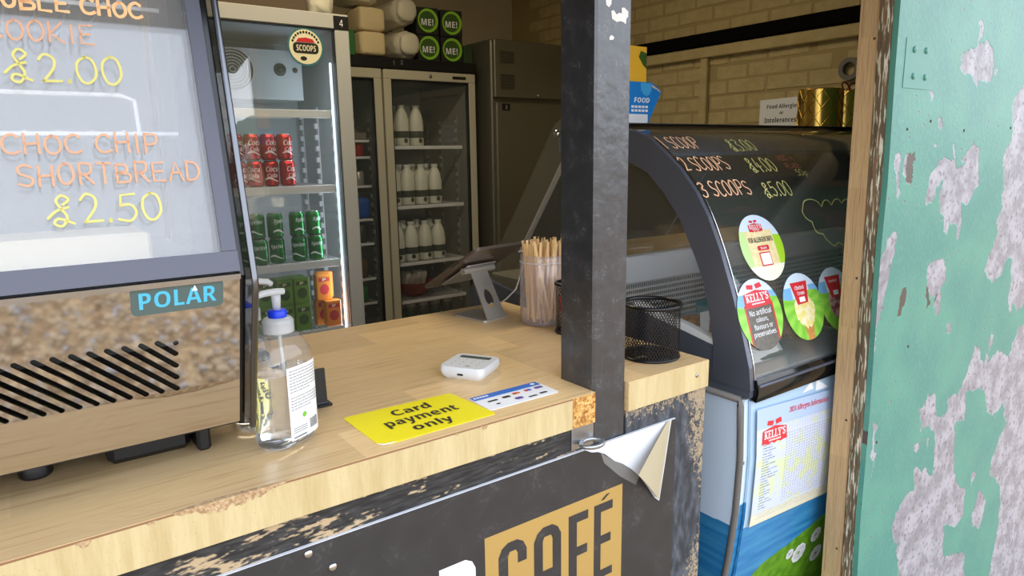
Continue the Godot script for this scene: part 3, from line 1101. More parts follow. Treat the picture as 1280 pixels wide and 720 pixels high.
func build_counter():
	var c = thing("counter", "beech laminate counter with chipped front edge", "counter", Vector3(-0.9, FLOOR, -0.35))
	var st = ST()
	prism_y(st, [Vector2(-1.95, -0.69), Vector2(0.297, -0.69), Vector2(0.297, 0.0), Vector2(0.0785, 0.0), Vector2(0.0785, -0.0945), Vector2(-0.0005, -0.0945), Vector2(-0.0005, 0.0), Vector2(-1.95, 0.0)], -0.054, 0.0)
	obj(st, "worktop", "worktop", c)
	st = ST()
	bb(st, Vector3(-1.95, -0.0535, 0.0), Vector3(-0.052, -0.003, 0.0013))
	obj(st, "edging", "edging", c)
	st = ST()
	bb(st, Vector3(0.079, -0.0535, 0.0), Vector3(0.297, -0.0015, 0.0013))
	obj(st, "edging", "edging", c)
	st = ST()
	bb(st, Vector3(0.297, -0.0535, -0.6), Vector3(0.2983, -0.0015, 0.0))
	obj(st, "edging", "edging", c)
	st = ST()
	bb(st, Vector3(-0.051, -0.053, 0.0), Vector3(-0.001, -0.001, 0.001))
	obj(st, "bare_chipboard", "chipboard", c, false, "orange bare chipboard where the edging is gone")
	st = ST()
	bb(st, Vector3(-1.95, -0.003, 0.0), Vector3(-0.052, -0.0008, 0.0008))
	obj(st, "glue_line", "seam", c)
	# chipped edge: irregular bare chipboard wedge
	st = ST()
	var top = []
	var low = []
	var nn = noise(33, 9.0, 3)
	for i in 41:
		var t = i / 40.0
		var x = lerpf(-0.655, -0.525, t)
		var w = sin(PI * pow(t, 0.8))
		top.append(Vector3(x, 0.0006, -0.006 * w - 0.003 * absf(nn.get_noise_1d(x * 4.0)) * w))
		low.append(Vector3(x, -0.0012 - w * (0.010 + 0.010 * nn.get_noise_1d(x * 11.0 + 40.0)), 0.0019))
	for i in 40:
		var mid0 = Vector3(top[i].x, 0.0006, 0.0019)
		var mid1 = Vector3(top[i + 1].x, 0.0006, 0.0019)
		face(st, [top[i], top[i + 1], mid1, mid0], Vector3.UP)
		face(st, [low[i], low[i + 1], mid1, mid0], Vector3.BACK)
	obj(st, "chipped_edge", "raw_chip", c, false, "rough brown chip out of the laminate edge")
	for q in [[-0.743, 0.009], [-0.678, 0.006], [-0.227, 0.008], [-0.275, 0.004]]:
		st = ST()
		prism_z(st, [Vector2(q[0] - q[1], -0.002), Vector2(q[0] + q[1] * 0.9, -0.002), Vector2(q[0] + q[1] * 0.3, -0.002 - q[1] * 0.8), Vector2(q[0] - q[1] * 0.2, -0.002 - q[1] * 0.9)], 0.001, 0.0018)
		obj(st, "chipped_edge", "raw_chip", c)
	st = ST()
	lathe(st, [[0.0, 0.0], [0.0042, 0.0], [0.0036, 0.0012], [0.0, 0.0014]], 10, Vector3.ZERO, 1, 1, Transform3D(Basis(Vector3.RIGHT, PI / 2), Vector3(0.262, -0.025, 0.0013)))
	obj(st, "nail", "zinc", c)
	# boards under the worktop
	st = ST()
	bb(st, Vector3(-1.95, GROUND, -0.03), Vector3(-0.0005, -0.0542, -0.0045), 0.001)
	obj(st, "fascia_board", "black_plank", c, false, "black painted plank with worn bare streaks")
	st = ST()
	bb(st, Vector3(0.0790, GROUND, -0.03), Vector3(0.297, -0.0542, -0.0045), 0.001)
	obj(st, "end_board", "worn_board", c, false, "black board worn to bare chips at its edges")
	st = ST()
	bb(st, Vector3(0.272, FLOOR, -0.66), Vector3(0.294, -0.0545, -0.031))
	obj(st, "end_panel", "black_plank", c)
	# hasp plate
	var h = thing("hasp_staple", "zinc hasp staple plate under the counter edge beside the post", "hasp", Vector3(-0.022, -0.075, -0.002))
	st = ST()
	bb(st, Vector3(-0.0505, -0.094, -0.0045), Vector3(-0.001, -0.0545, -0.0025), 0.0006)
	obj(st, "plate", "zinc", h)
	st = ST()
	var loop = []
	for k in 20:
		var w = TAU * k / 20
		loop.append(Vector3(-0.018 + 0.021 * cos(w), -0.083, 0.012 + 0.0155 * sin(w)))
	tube(st, loop, 0.0042, 8, false, true)
	obj(st, "staple", "zinc", h)

func build_sign():
	var s = thing("hanging_sign", "black sign board with gold panel lettered CAFÉ on the counter front", "sign", Vector3(-0.6, -0.6, 0.0))
	var st = ST()
	bb(st, Vector3(-1.7, -1.05, -0.004), Vector3(0.2055, -0.0975, 0.001))
	obj(st, "backing_board", "white_board", s)
	st = ST()
	# vinyl face with its top right corner torn away
	var tear = [Vector2(-0.024, -0.0985), Vector2(-0.008, -0.107), Vector2(0.006, -0.110), Vector2(0.022, -0.118), Vector2(0.046, -0.138), Vector2(0.066, -0.149), Vector2(0.088, -0.166), Vector2(0.1094, -0.186), Vector2(0.13, -0.212), Vector2(0.152, -0.243), Vector2(0.166, -0.254), Vector2(0.178, -0.19), Vector2(0.19, -0.12), Vector2(0.194, -0.0985), Vector2(0.2055, -0.0985)]
	var poly = [Vector2(0.2055, -1.05), Vector2(-1.7, -1.05), Vector2(-1.7, -0.0985)]
	poly.append_array(tear)
	prism_z(st, poly, 0.001, 0.0017)
	obj(st, "vinyl_face", "vinyl", s)
	# grey rim where the film split
	st = ST()
	prism_z(st, [Vector2(0.012, -0.113), Vector2(0.046, -0.138), Vector2(0.066, -0.149), Vector2(0.1094, -0.186), Vector2(0.100, -0.200), Vector2(0.058, -0.170), Vector2(0.02, -0.134)], 0.0017, 0.002)
	obj(st, "split_film", "torn_grey", s)
	# curled flap
	st = ST()
	sheet(st, 10, 16, func(u, v):
		# u from the free left edge to the hinge line on the right, v from bottom to top
		var free = Vector3(0.0774, -0.1634, 0.030).lerp(Vector3(0.1802, -0.0965, 0.0035), v)
		var hinge = Vector3(0.1593, -0.2475, 0.006).lerp(Vector3(0.1895, -0.0985, 0.0025), v)
		var p = free.lerp(hinge, u)
		p.z += 0.004 * sin(PI * u) * (1.0 - v)
		return p, 0.0006)
	obj(st, "curled_flap", "vinyl_back", s, false, "cream back of the vinyl corner curling off")
	# gold panel and letters
	st = ST()
	prism_z(st, rect_poly(-0.232, -0.377, 0.066, -0.187), 0.0017, 0.0021)
	var g = obj(st, "gold_panel", "gold", s)
	var put = func(u, v): return Vector3(u, v, 0.0024)
	st = ST()
	var T = -0.209
	var B = -0.354
	var w = 0.0185
	# C
	decal(st, [Vector2(-0.2069, T - 0.022), Vector2(-0.200, T - 0.008), Vector2(-0.188, T - 0.001), Vector2(-0.170, T - 0.001), Vector2(-0.158, T - 0.008), Vector2(-0.151, T - 0.022), Vector2(-0.151, T - 0.043), Vector2(-0.169, T - 0.043), Vector2(-0.169, T - 0.025), Vector2(-0.173, T - 0.018), Vector2(-0.185, T - 0.018), Vector2(-0.1885, T - 0.025), Vector2(-0.1885, B + 0.025), Vector2(-0.185, B + 0.018), Vector2(-0.173, B + 0.018), Vector2(-0.169, B + 0.025), Vector2(-0.169, B + 0.043), Vector2(-0.151, B + 0.043), Vector2(-0.151, B + 0.022), Vector2(-0.158, B + 0.008), Vector2(-0.17, B), Vector2(-0.188, B), Vector2(-0.2, B + 0.008), Vector2(-0.2069, B + 0.022)], put)
	# A
	decal(st, [Vector2(-0.136, B), Vector2(-0.136, T - 0.022), Vector2(-0.129, T - 0.008), Vector2(-0.117, T), Vector2(-0.097, T), Vector2(-0.085, T - 0.008), Vector2(-0.078, T - 0.022), Vector2(-0.078, B), Vector2(-0.0965, B), Vector2(-0.0965, T - 0.025), Vector2(-0.1, T - 0.018), Vector2(-0.114, T - 0.018), Vector2(-0.1175, T - 0.025), Vector2(-0.1175, B)], put)
	decal(st, rect_poly(-0.1175, -0.305, -0.0965, -0.2885), put)
	# F
	decal(st, [Vector2(-0.061, B), Vector2(-0.061, T), Vector2(-0.0165, T), Vector2(-0.0165, T - 0.0165), Vector2(-0.0426, T - 0.0165), Vector2(-0.0426, -0.272), Vector2(-0.0185, -0.272), Vector2(-0.0185, -0.289), Vector2(-0.0426, -0.289), Vector2(-0.0426, B)], put)
	# E with its accent
	decal(st, [Vector2(-0.0025, B), Vector2(-0.0025, T), Vector2(0.042, T), Vector2(0.042, T - 0.0165), Vector2(0.0137, T - 0.0165), Vector2(0.0137, -0.271), Vector2(0.038, -0.271), Vector2(0.038, -0.2875), Vector2(0.0137, -0.2875), Vector2(0.0137, -0.3385), Vector2(0.0425, -0.3385), Vector2(0.0425, B)], put)
	decal(st, [Vector2(0.0125, -0.2035), Vector2(0.021, -0.2035), Vector2(0.0355, -0.1945), Vector2(0.0265, -0.1945)], put)
	obj(st, "lettering", "vinyl", g)
	# white letters to the left
	st = ST()
	var pw = func(u, v): return Vector3(u, v, 0.002)
	decal(st, [Vector2(-0.314, B), Vector2(-0.314, T), Vector2(-0.268, T), Vector2(-0.256, T - 0.007), Vector2(-0.25, T - 0.02), Vector2(-0.25, T - 0.06), Vector2(-0.258, T - 0.075), Vector2(-0.25, T - 0.088), Vector2(-0.25, B), Vector2(-0.269, B), Vector2(-0.269, T - 0.083), Vector2(-0.295, T - 0.083), Vector2(-0.295, B)], pw)
	decal(st, [Vector2(-0.343, B), Vector2(-0.343, T - 0.006), Vector2(-0.325, T - 0.006), Vector2(-0.325, B)], pw)
	obj(st, "lettering", "letter_white", s)
	for p in [[-0.505, -0.108], [-0.474, -0.139]]:
		st = ST()
		lathe(st, [[0.0, 0.0], [0.0062, 0.0], [0.0058, 0.0018], [0.0035, 0.0034], [0.0, 0.0038]], 14, Vector3.ZERO, 1, 1, Transform3D(Basis(Vector3.RIGHT, PI / 2), Vector3(p[0], p[1], 0.0017)))
		obj(st, "screw", "chrome", s)

# ---------------------------------------------------------------- countertop display cabinet
func build_cabinet():
	var X1 = -0.549
	var X0 = -1.27
	var tb = atan2(0.07, 0.208)
	var steel = func(u, v): return Vector3(u, 0.26 - v * cos(tb), -0.035 - v * sin(tb))
	var sn = Vector3(0, -sin(tb), cos(tb))
	var tg = deg_to_rad(12.5)
	var gl = func(u, v): return Vector3(u, 0.262 + v * cos(tg), -0.035 - v * sin(tg))
	var gn = Vector3(0, sin(tg), cos(tg))
	var c = thing("display_cabinet", "countertop display cabinet with mirror steel front and handwritten prices on its glass", "display cabinet", Vector3(-0.9, 0.0, -0.3))
	# body shell: floor, back, roof, far side
	var st = ST()
	bb(st, Vector3(X0, 0.05, -0.56), Vector3(X1 + 0.006, 0.74, -0.545))
	bb(st, Vector3(X0, 0.72, -0.56), Vector3(X1 + 0.006, 0.74, -0.15))
	bb(st, Vector3(X0, 0.255, -0.545), Vector3(X1, 0.263, -0.05))
	prism_x(st, [Vector2(-0.11, 0.04), Vector2(-0.03, 0.262), Vector2(-0.135, 0.74), Vector2(-0.56, 0.74), Vector2(-0.56, 0.03)], X0 - 0.012, X0)
	obj(st, "body", "cabinet_inside", c)
	st = ST()
	bb(st, Vector3(X0, 0.041, -0.56), Vector3(X1 + 0.006, 0.06, -0.13))
	obj(st, "base_tray", "black_plastic", c)
	# mirror front with diagonal vent slots cut through it
	var panel := CSGBox3D.new()
	panel.name = "front_panel"
	panel.size = Vector3(X1 - X0, 0.2195, 0.003)
	panel.material = mats["mirror_steel"]
	var mid = Vector2((X0 + X1) * 0.5, 0.10975)
	c.add_child(panel, true)
	panel.transform = Transform3D(Basis(Vector3.RIGHT, Vector3(0, cos(tb), sin(tb)), sn), steel.call(mid.x, mid.y) - sn * 0.0015 - c.position)
	panel.set_meta("label", "mirror polished steel front panel with slanting vent slots")
	var cuts = [ellipse(-0.6225, 0.0813, 0.0031, 0.0031, 14)]
	for k in range(-3, 30):
		var bx_ = -0.6232 - 0.0172 * k
		var top = Vector2(bx_ - 0.0707, 0.0775)
		var bot = Vector2(bx_, 0.1475)
		if k < 0:
			var cut = -k * 0.0172 / 0.0707
			bot = top.lerp(bot, 1.0 - cut)
		if bot.x < X0 + 0.03 or top.x < X0 + 0.03:
			continue
		var d = (bot - top).normalized()
		var n = Vector2(-d.y, d.x)
		var sl = []
		for i in 7:
			var w = PI * i / 6.0
			sl.append(bot + (n * cos(w) + d * sin(w)) * 0.0031)
		for i in 7:
			var w = PI + PI * i / 6.0
			sl.append(top + (n * cos(w) + d * sin(w)) * 0.0031)
		cuts.append(sl)
	for sl in cuts:
		var hole := CSGPolygon3D.new()
		hole.name = "vent_slot"
		hole.operation = CSGShape3D.OPERATION_SUBTRACTION
		hole.polygon = PackedVector2Array(sl.map(func(p): return Vector2(p.x - mid.x, mid.y - p.y)))
		hole.depth = 0.04
		hole.material = mats["mirror_steel"]
		panel.add_child(hole, true)
		hole.position.z = 0.02
	# badge
	st = ST()
	prism(st, round_rect(-0.6668, 0.0015, -0.5685, 0.0372, 0.006), 0.0, 0.0016, func(u, v, w): return steel.call(u, v) + sn * w)
	var badge = obj(st, "badge", "badge_green", c)
	st = ST()
	lettering(st, "POLAR", -0.6588, -0.0292, 0.0825, 0.0208, func(u, v): return steel.call(u, -v) + sn * 0.002)
	obj(st, "lettering", "badge_blue", badge)
	st = ST()
	decal(st, [Vector2(-0.6035, -0.0125), Vector2(-0.597, -0.0125), Vector2(-0.6002, -0.0050)], func(u, v): return steel.call(u, -v) + sn * 0.0024)
	obj(st, "peak_mark", "print_white", badge)
	# steel lip along the top of the front
	st = ST()
	prism(st, rect_poly(X0, -0.004, X1, 0.003), 0.0, 0.004, func(u, v, w): return steel.call(u, v) + sn * w)
	obj(st, "lip", "chrome", c)
	# slate band under the glass and upright stile
	st = ST()
	prism(st, rect_poly(X0, 0.003, X1, 0.0275), -0.012, 0.005, func(u, v, w): return gl.call(u, v) + gn * w)
	obj(st, "bottom_rail", "slate", c)
	st = ST()
	prism(st, rect_poly(X1 - 0.0175, 0.028, X1 - 0.001, 0.487), -0.012, 0.005, func(u, v, w): return gl.call(u, v) + gn * w)
	obj(st, "stile", "slate", c)
	st = ST()
	prism(st, rect_poly(X0, 0.455, X1 - 0.018, 0.487), -0.012, 0.005, func(u, v, w): return gl.call(u, v) + gn * w)
	obj(st, "top_rail", "slate", c)
	# double glazing
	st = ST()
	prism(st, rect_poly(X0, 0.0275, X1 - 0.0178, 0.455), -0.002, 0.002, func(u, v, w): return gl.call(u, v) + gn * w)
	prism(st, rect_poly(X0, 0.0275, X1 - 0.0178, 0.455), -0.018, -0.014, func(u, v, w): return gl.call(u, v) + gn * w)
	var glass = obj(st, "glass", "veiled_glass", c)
	# chalk pen prices
	var on = func(u, v): return gl.call(u, v) + gn * 0.0028
	var notes = [["DOUBLE CHOC", -0.775, 0.2995, 0.163, 0.0165, 0.0034, "chalk_amber"], ["COOKIE", -0.762, 0.2665, 0.1, 0.02, 0.0022, "chalk_orange"], ["CHOC CHIP", -0.763, 0.147, 0.148, 0.0205, 0.0024, "chalk_orange"],
		["SHORTBREAD", -0.754, 0.1135, 0.178, 0.0215, 0.0024, "chalk_orange"], ["£2.00", -0.752, 0.2225, 0.112, 0.030, 0.0026, "chalk_yellow"], ["£2.50", -0.7345, 0.0705, 0.114, 0.031, 0.0026, "chalk_yellow"]]
	for q in notes:
		st = ST()
		handwriting(st, q[0], q[1], q[2], q[3], q[4], q[5], on)
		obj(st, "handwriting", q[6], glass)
	# black gap and the side panel with its bright rim
	st = ST()
	prism_x(st, [Vector2(-0.113, 0.045), Vector2(-0.040, 0.259), Vector2(-0.140, 0.74), Vector2(-0.3, 0.74), Vector2(-0.3, 0.045)], X1 + 0.001, X1 + 0.008)
	obj(st, "gasket", "black_gloss", c)
	st = ST()
	prism_x(st, [Vector2(-0.095, 0.045), Vector2(-0.022, 0.246), Vector2(-0.126, 0.74), Vector2(-0.54, 0.74), Vector2(-0.54, 0.045)], X1 + 0.012, X1 + 0.016)
	obj(st, "side_glass", "tinted_glass", c)
	st = ST()
	tube(st, [Vector3(X1 + 0.014, 0.045, -0.095), Vector3(X1 + 0.014, 0.235, -0.0275), Vector3(X1 + 0.014, 0.246, -0.0225), Vector3(X1 + 0.014, 0.257, -0.0245), Vector3(X1 + 0.014, 0.74, -0.126)], 0.0042, 8)
	obj(st, "rim", "dark_chrome", c)
	# inside: wire shelf with ticket rail
	for q in [[0.212, -0.15], [0.365, -0.19]]:
		st = ST()
		var yy = 0.262 + q[0]
		tube(st, [Vector3(X0 + 0.02, yy, q[1]), Vector3(X1 - 0.09, yy, q[1]), Vector3(X1 - 0.075, yy - 0.006, q[1]), Vector3(X1 - 0.073, yy - 0.045, q[1])], 0.003, 6)
		tube(st, [Vector3(X0 + 0.02, yy - 0.045, q[1]), Vector3(X1 - 0.03, yy - 0.045, q[1])], 0.003, 6)
		for k in 18:
			var xx = X1 - 0.09 - k * 0.033
			tube(st, [Vector3(xx, yy - 0.042, q[1]), Vector3(xx, yy - 0.042, -0.5)], 0.0016, 5)
		obj(st, "wire_shelf", "wire_white", c)
	# feet and drip box
	for p in [Vector2(-0.778, -0.215), Vector2(-1.2, -0.215), Vector2(-0.62, -0.48), Vector2(-1.2, -0.48)]:
		st = ST()
		lathe(st, [[0.0, 0.0], [0.017, 0.0], [0.019, 0.003], [0.019, 0.003], [0.020, 0.041], [0.0, 0.041]], 18, Vector3(p.x, 0.0, p.y))
		obj(st, "foot", "black_plastic", c)
	st = ST()
	bb(st, Vector3(-0.70, 0.001, -0.30), Vector3(-0.598, 0.04, -0.178), 0.008)
	obj(st, "control_box", "black_plastic", c)
	st = ST()
	bb(st, Vector3(-0.594, 0.0, -0.24), Vector3(-0.576, 0.0405, -0.158), 0.004)
	obj(st, "control_box_bracket", "black_plastic", c)
	# slabs of shortbread on the deck
	for k in 2:
		st = ST()
		bx(st, Vector3(-0.72 - k * 0.21, 0.263 + 0.024, -0.19), Vector3(0.19, 0.046, 0.11), 0.004)
		single(st, "shortbread_slab", "shortbread", "pale slab of shortbread lying inside the display cabinet", "shortbread", "shortbread slabs in the display cabinet")

# ---------------------------------------------------------------- ice cream freezer
const FX0 := 0.45
const FX1 := 1.85
const GLASS_PROFILE := [[-0.10, -0.006], [-0.052, -0.012], [0.014, -0.032], [0.103, -0.064], [0.189, -0.099], [0.259, -0.134], [0.309, -0.168], [0.359, -0.215], [0.396, -0.263], [0.423, -0.30], [0.436, -0.327], [0.445, -0.35], [0.455, -0.42], [0.460, -0.5], [0.466, -0.65]]
const INNER_ARCH := [[-0.024, -0.104], [0.05, -0.119], [0.119, -0.139], [0.169, -0.164], [0.251, -0.212], [0.306, -0.261], [0.35, -0.312], [0.369, -0.358], [0.39, -0.42], [0.405, -0.5]]
var prof_len := []

# point of the curved glass: x and the arc length s from its bottom edge; lift stands off along the normal
func on_glass(x, s, lift = 0.0):
	if prof_len.is_empty():
		prof_len.append(0.0)
		for k in GLASS_PROFILE.size() - 1:
			prof_len.append(prof_len[k] + Vector2(GLASS_PROFILE[k + 1][0] - GLASS_PROFILE[k][0], GLASS_PROFILE[k + 1][1] - GLASS_PROFILE[k][1]).length())
	var n = GLASS_PROFILE.size()
	var k = 0
	while k < n - 2 and s > prof_len[k + 1]:
		k += 1
	var t = (s - prof_len[k]) / (prof_len[k + 1] - prof_len[k])
	var g = func(i): return Vector2(GLASS_PROFILE[clampi(i, 0, n - 1)][0], GLASS_PROFILE[clampi(i, 0, n - 1)][1])
	var p = g.call(k).cubic_interpolate(g.call(k + 1), g.call(k - 1), g.call(k + 2), t) if t >= 0.0 and t <= 1.0 else g.call(k).lerp(g.call(k + 1), t)
	var d = (g.call(k + 1) - g.call(k)).lerp(g.call(mini(k + 2, n - 1)) - g.call(mini(k + 1, n - 2)), clampf(t, 0, 1) * 0.5).normalized()
	return Vector3(x, p.x, p.y) + Vector3(0, -d.y, d.x) * lift

func front_z(y):  # bulging front of the base
	var pts = [[-0.95, -0.12], [-0.75, -0.065], [-0.541, -0.024], [-0.396, -0.008], [-0.263, -0.003], [-0.129, -0.009]]
	for k in pts.size() - 1:
		if y <= pts[k + 1][0]:
			return lerpf(pts[k][1], pts[k + 1][1], (y - pts[k][0]) / (pts[k + 1][0] - pts[k][0]))
	return -0.009

func front_print(w, h, y0, y1, side):
	var n1 = noise(101, 0.02, 4)
	var r := RandomNumberGenerator.new()
	r.seed = 5
	var im := Image.create(w, h, false, Image.FORMAT_RGB8)
	for y in h:
		for x in w:
			var u = float(x) / w
			var yy = lerpf(y1, y0, float(y) / h)
			var k = n1.get_noise_2d(x * 0.5, y * 1.4)
			var col = c8(168, 196, 220).lerp(c8(176, 202, 222), clampf(0.5 + k * 0.5, 0, 1))
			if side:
				col = c8(204, 222, 240)  # side sky painted paler to make up for the weaker light there
			var sea = -0.425 + 0.01 * k
			if yy < sea:
				col = c8(36, 112, 168).lerp(c8(66, 140, 184), clampf(0.45 + n1.get_noise_2d(x * 0.6, y * 4.0), 0, 1))
			if not side:
				var hill = -0.62 + 0.12 * sin(u * 3.4 + 0.2) + 0.02 * k
				if yy < hill:
					col = c8(108, 160, 40).lerp(c8(80, 132, 30), clampf(0.5 + n1.get_noise_2d(x * 3.0, y * 3.0) * 1.4, 0, 1))
			im.set_pixel(x, y, col)
	return ImageTexture.create_from_image(im)

func build_freezer():
	var f = thing("ice_cream_freezer", "curved glass ice cream display freezer with prices written on the glass", "freezer", Vector3(1.1, FLOOR, -0.55))
	var m = mk("front_print", Color.WHITE, 0.3)
	m.albedo_texture = front_print(512, 384, -0.95, -0.128, false)
	m.texture_repeat = false
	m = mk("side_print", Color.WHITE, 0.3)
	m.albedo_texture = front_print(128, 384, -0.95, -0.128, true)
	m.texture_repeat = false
	# base carcass
	var st = ST()
	bb(st, Vector3(FX0 + 0.03, FLOOR, -1.02), Vector3(FX1 - 0.03, -0.21, -0.14))
	obj(st, "carcass", "freezer_grey", f)
	# printed front
	st = ST()
	sheet(st, 4, 24, func(u, v):
		var y = lerpf(-0.95, -0.128, v)
		return Vector3(lerpf(FX0 + 0.012, FX1 - 0.012, u), y, front_z(y) - 0.004), 0.006)
	var fp = obj(st, "front_panel", "front_print", f, false, "printed front panel of sky, sea and green meadow")
	# daisies and a sail on the print
	var onf = func(x, y, lift): return Vector3(x, y, front_z(y) - 0.004 + lift)
	for q in [[0.735, -0.60, 0.034], [0.69, -0.585, 0.018], [0.80, -0.57, 0.026], [0.62, -0.66, 0.03], [0.83, -0.64, 0.03]]:
		st = ST()
		for k in 9:
			var w = TAU * k / 9.0
			decal(st, ellipse(q[0] + cos(w) * q[2] * 0.5, q[1] + sin(w) * q[2] * 0.5, q[2] * 0.36, q[2] * 0.36, 8), func(u, v): return onf.call(u, v, 0.0012))
		obj(st, "printed_daisy", "print_white", fp)
	st = ST()
	decal(st, [Vector2(0.655, -0.152), Vector2(0.70, -0.150), Vector2(0.692, -0.118 - 0.012)], func(u, v): return onf.call(u, v, 0.0008))
	obj(st, "printed_sail", "print_white", fp)
	st = ST()
	decal(st, [Vector2(0.71, -0.158), Vector2(0.765, -0.160), Vector2(0.712, -0.128 - 0.002)], func(u, v): return onf.call(u, v, 0.0008))
	obj(st, "printed_sail", "print_white", fp)
	# base side with trim
	for side in [0, 1]:
		var xs = FX0 if side == 0 else FX1
		var dir = 1.0 if side == 0 else -1.0
		st = ST()
		var poly = []
		for k in 14:
			var y = lerpf(-0.95, -0.125, k / 13.0)
			poly.append(Vector2(front_z(y) - 0.012, y))
		poly.append(Vector2(-1.02, -0.125))
		poly.append(Vector2(-1.02, -0.95))
		prism_x(st, poly, xs, xs + dir * 0.02, func(p): return Vector2((p.x + 1.02) / 1.02, (-0.128 - p.y) / 0.822))
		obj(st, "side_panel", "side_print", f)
		st = ST()
		var path = [Vector3(xs, -0.126, -1.02), Vector3(xs, -0.126, -0.03)]
		for k in 14:
			var y = lerpf(-0.14, -0.95, k / 13.0)
			path.append(Vector3(xs, y, front_z(y) - 0.02))
		tube(st, path, 0.0085, 6)
		obj(st, "edge_trim", "trim_grey", f)
	# upper body side, arch frame, side pane
	for side in [0, 1]:
		var x0 = FX0 if side == 0 else FX1 - 0.018
		var x1 = x0 + 0.018
		st = ST()
		prism_x(st, [Vector2(-0.010, -0.118), Vector2(-0.009, -0.112), Vector2(-0.014, -0.052), Vector2(-0.104, -0.024), Vector2(-0.194, -0.007), Vector2(-0.349, 0.020), Vector2(-0.6, 0.0), Vector2(-0.8, -0.026), Vector2(-1.0, 0.0), Vector2(-1.035, 0.006), Vector2(-1.07, -0.008), Vector2(-1.095, -0.04), Vector2(-1.10, -0.118)], x0, x1)
		obj(st, "upper_side", "freezer_grey", f)
		st = ST()
		prism_x(st, [Vector2(-0.104, -0.0235), Vector2(-0.194, -0.0065), Vector2(-0.349, 0.0205), Vector2(-0.352, 0.033), Vector2(-0.194, 0.006), Vector2(-0.104, -0.012)], x0 + 0.002, x1 + 0.012 if side == 0 else x1)
		obj(st, "sill_trim", "white_plastic", f)
		st = ST()
		var arch = []
		for p in GLASS_PROFILE.slice(0, 14):
			arch.append(Vector2(p[1] + 0.001, p[0]))
		for k in INNER_ARCH.size():
			var p = INNER_ARCH[INNER_ARCH.size() - 1 - k]
			arch.append(Vector2(p[1], p[0]))
		arch.append(Vector2(-0.104, -0.10))
		prism_x(st, arch, x0 - 0.004 if side == 0 else x0 + 0.008, x0 + 0.008 if side == 0 else x1 + 0.004)
		obj(st, "arch_frame", "slate_trim", f)
		st = ST()
		var pane_poly = []
		for k in INNER_ARCH.size():
			pane_poly.append(Vector2(INNER_ARCH[k][1] - 0.002, INNER_ARCH[k][0]))
		pane_poly.append_array([Vector2(-0.5, 0.459), Vector2(-0.640, 0.484), Vector2(-0.662, 0.474), Vector2(-0.919, 0.135), Vector2(-1.03, 0.008), Vector2(-0.8, -0.022), Vector2(-0.6, 0.003), Vector2(-0.349, 0.022)])
		prism_x(st, pane_poly, x0 + 0.007, x0 + 0.012)
		var sp = obj(st, "side_glass" if side == 0 else "far_side_panel", "glass" if side == 0 else "freezer_grey", f)
		st = ST()
		lathe(st, [[0.0, 0.0], [0.011, 0.0], [0.010, 0.004], [0.004, 0.007], [0.0, 0.0075]], 16, Vector3.ZERO, 1, 1, Transform3D(Basis(Vector3(0, 0, 1), PI / 2), Vector3(x0 + 0.007, 0.448, -0.652)))
		obj(st, "glass_bolt", "chrome", sp)
	# curved front glass
	st = ST()
	sheet(st, 2, 44, func(u, v): return on_glass(lerpf(FX0 + 0.014, FX1 - 0.014, u), lerpf(0.005, 0.80, v)), 0.005)
	var cg = obj(st, "curved_glass", "glass", f)
	write_on_glass(cg)
	# bright rim of the glass
	st = ST()
	var rim = []
	for k in 40:
		rim.append(on_glass(FX0 + 0.0135, lerpf(0.0, 0.62, k / 39.0), 0.0005))
	tube(st, rim, 0.0018, 5)
	obj(st, "glass_rim", "chrome", f)
	# black bumper under the glass
	st = ST()
	sheet(st, 2, 6, func(u, v):
		return Vector3(lerpf(FX0 + 0.012, FX1 - 0.012, u), lerpf(-0.1285, -0.078, v), -0.002 + 0.006 * sin(v * PI)), 0.02)
	obj(st, "bumper", "black_gloss", f)
	st = ST()
	bb(st, Vector3(FX0 + 0.012, -0.094, -0.03), Vector3(FX1 - 0.012, -0.088, 0.008), 0.002)
	obj(st, "bumper_rail", "slate_trim", f)
	# front shelf inside the glass
	st = ST()
	bb(st, Vector3(FX0 + 0.02, -0.10, -0.13), Vector3(FX1 - 0.02, -0.078, -0.022))
	obj(st, "inner_front_ledge", "pale_steel", f)
	# canopy with light housing
	st = ST()
	prism_x(st, [Vector2(-0.30, 0.385), Vector2(-0.30, 0.393), Vector2(-0.40, 0.436), Vector2(-0.50, 0.45), Vector2(-0.66, 0.456), Vector2(-0.66, 0.40)], FX0 + 0.02, FX1 - 0.02)
	obj(st, "canopy", "freezer_grey", f)
	st = ST()
	bb(st, Vector3(FX0 + 0.02, 0.4665, -0.66), Vector3(FX1, 0.4685, -0.44), 0.0008)
	obj(st, "top_rail", "slate_trim", f)
	# tub well and rear
	st = ST()
	bb(st, Vector3(FX0 + 0.03, -0.21, -0.56), Vector3(FX1 - 0.03, -0.20, -0.13))
	bb(st, Vector3(FX0 + 0.03, -0.20, -0.58), Vector3(FX1 - 0.03, -0.10, -0.565))
	obj(st, "tub_well", "white_liner", f)
	st = ST()
	bb(st, Vector3(FX0 + 0.03, 0.018, -0.60), Vector3(FX1 - 0.03, 0.10, -0.562), 0.006)
	obj(st, "rear_ledge", "white_plastic", f)
	for k in 7:
		st = ST()
		var yy = -0.098 + k * 0.0165
		bb(st, Vector3(FX0 + 0.03, yy, -0.575), Vector3(FX1 - 0.03, yy + 0.004, -0.562), 0.001)
		obj(st, "grille_slat", "wire_white", f)
	st = ST()
	for k in 150:
		var xx = FX0 + 0.04 + k * 0.009
		bb(st, Vector3(xx, -0.10, -0.5765), Vector3(xx + 0.0016, 0.016, -0.575))
	var gw = obj(st, "grille_wires", "wire_white", f)
	gw.set_meta("kind", "stuff")
	st = ST()
	bb(st, Vector3(FX0 + 0.03, -0.20, -0.60), Vector3(FX1 - 0.03, 0.018, -0.585))
	obj(st, "rear_liner", "dark_liner", f)
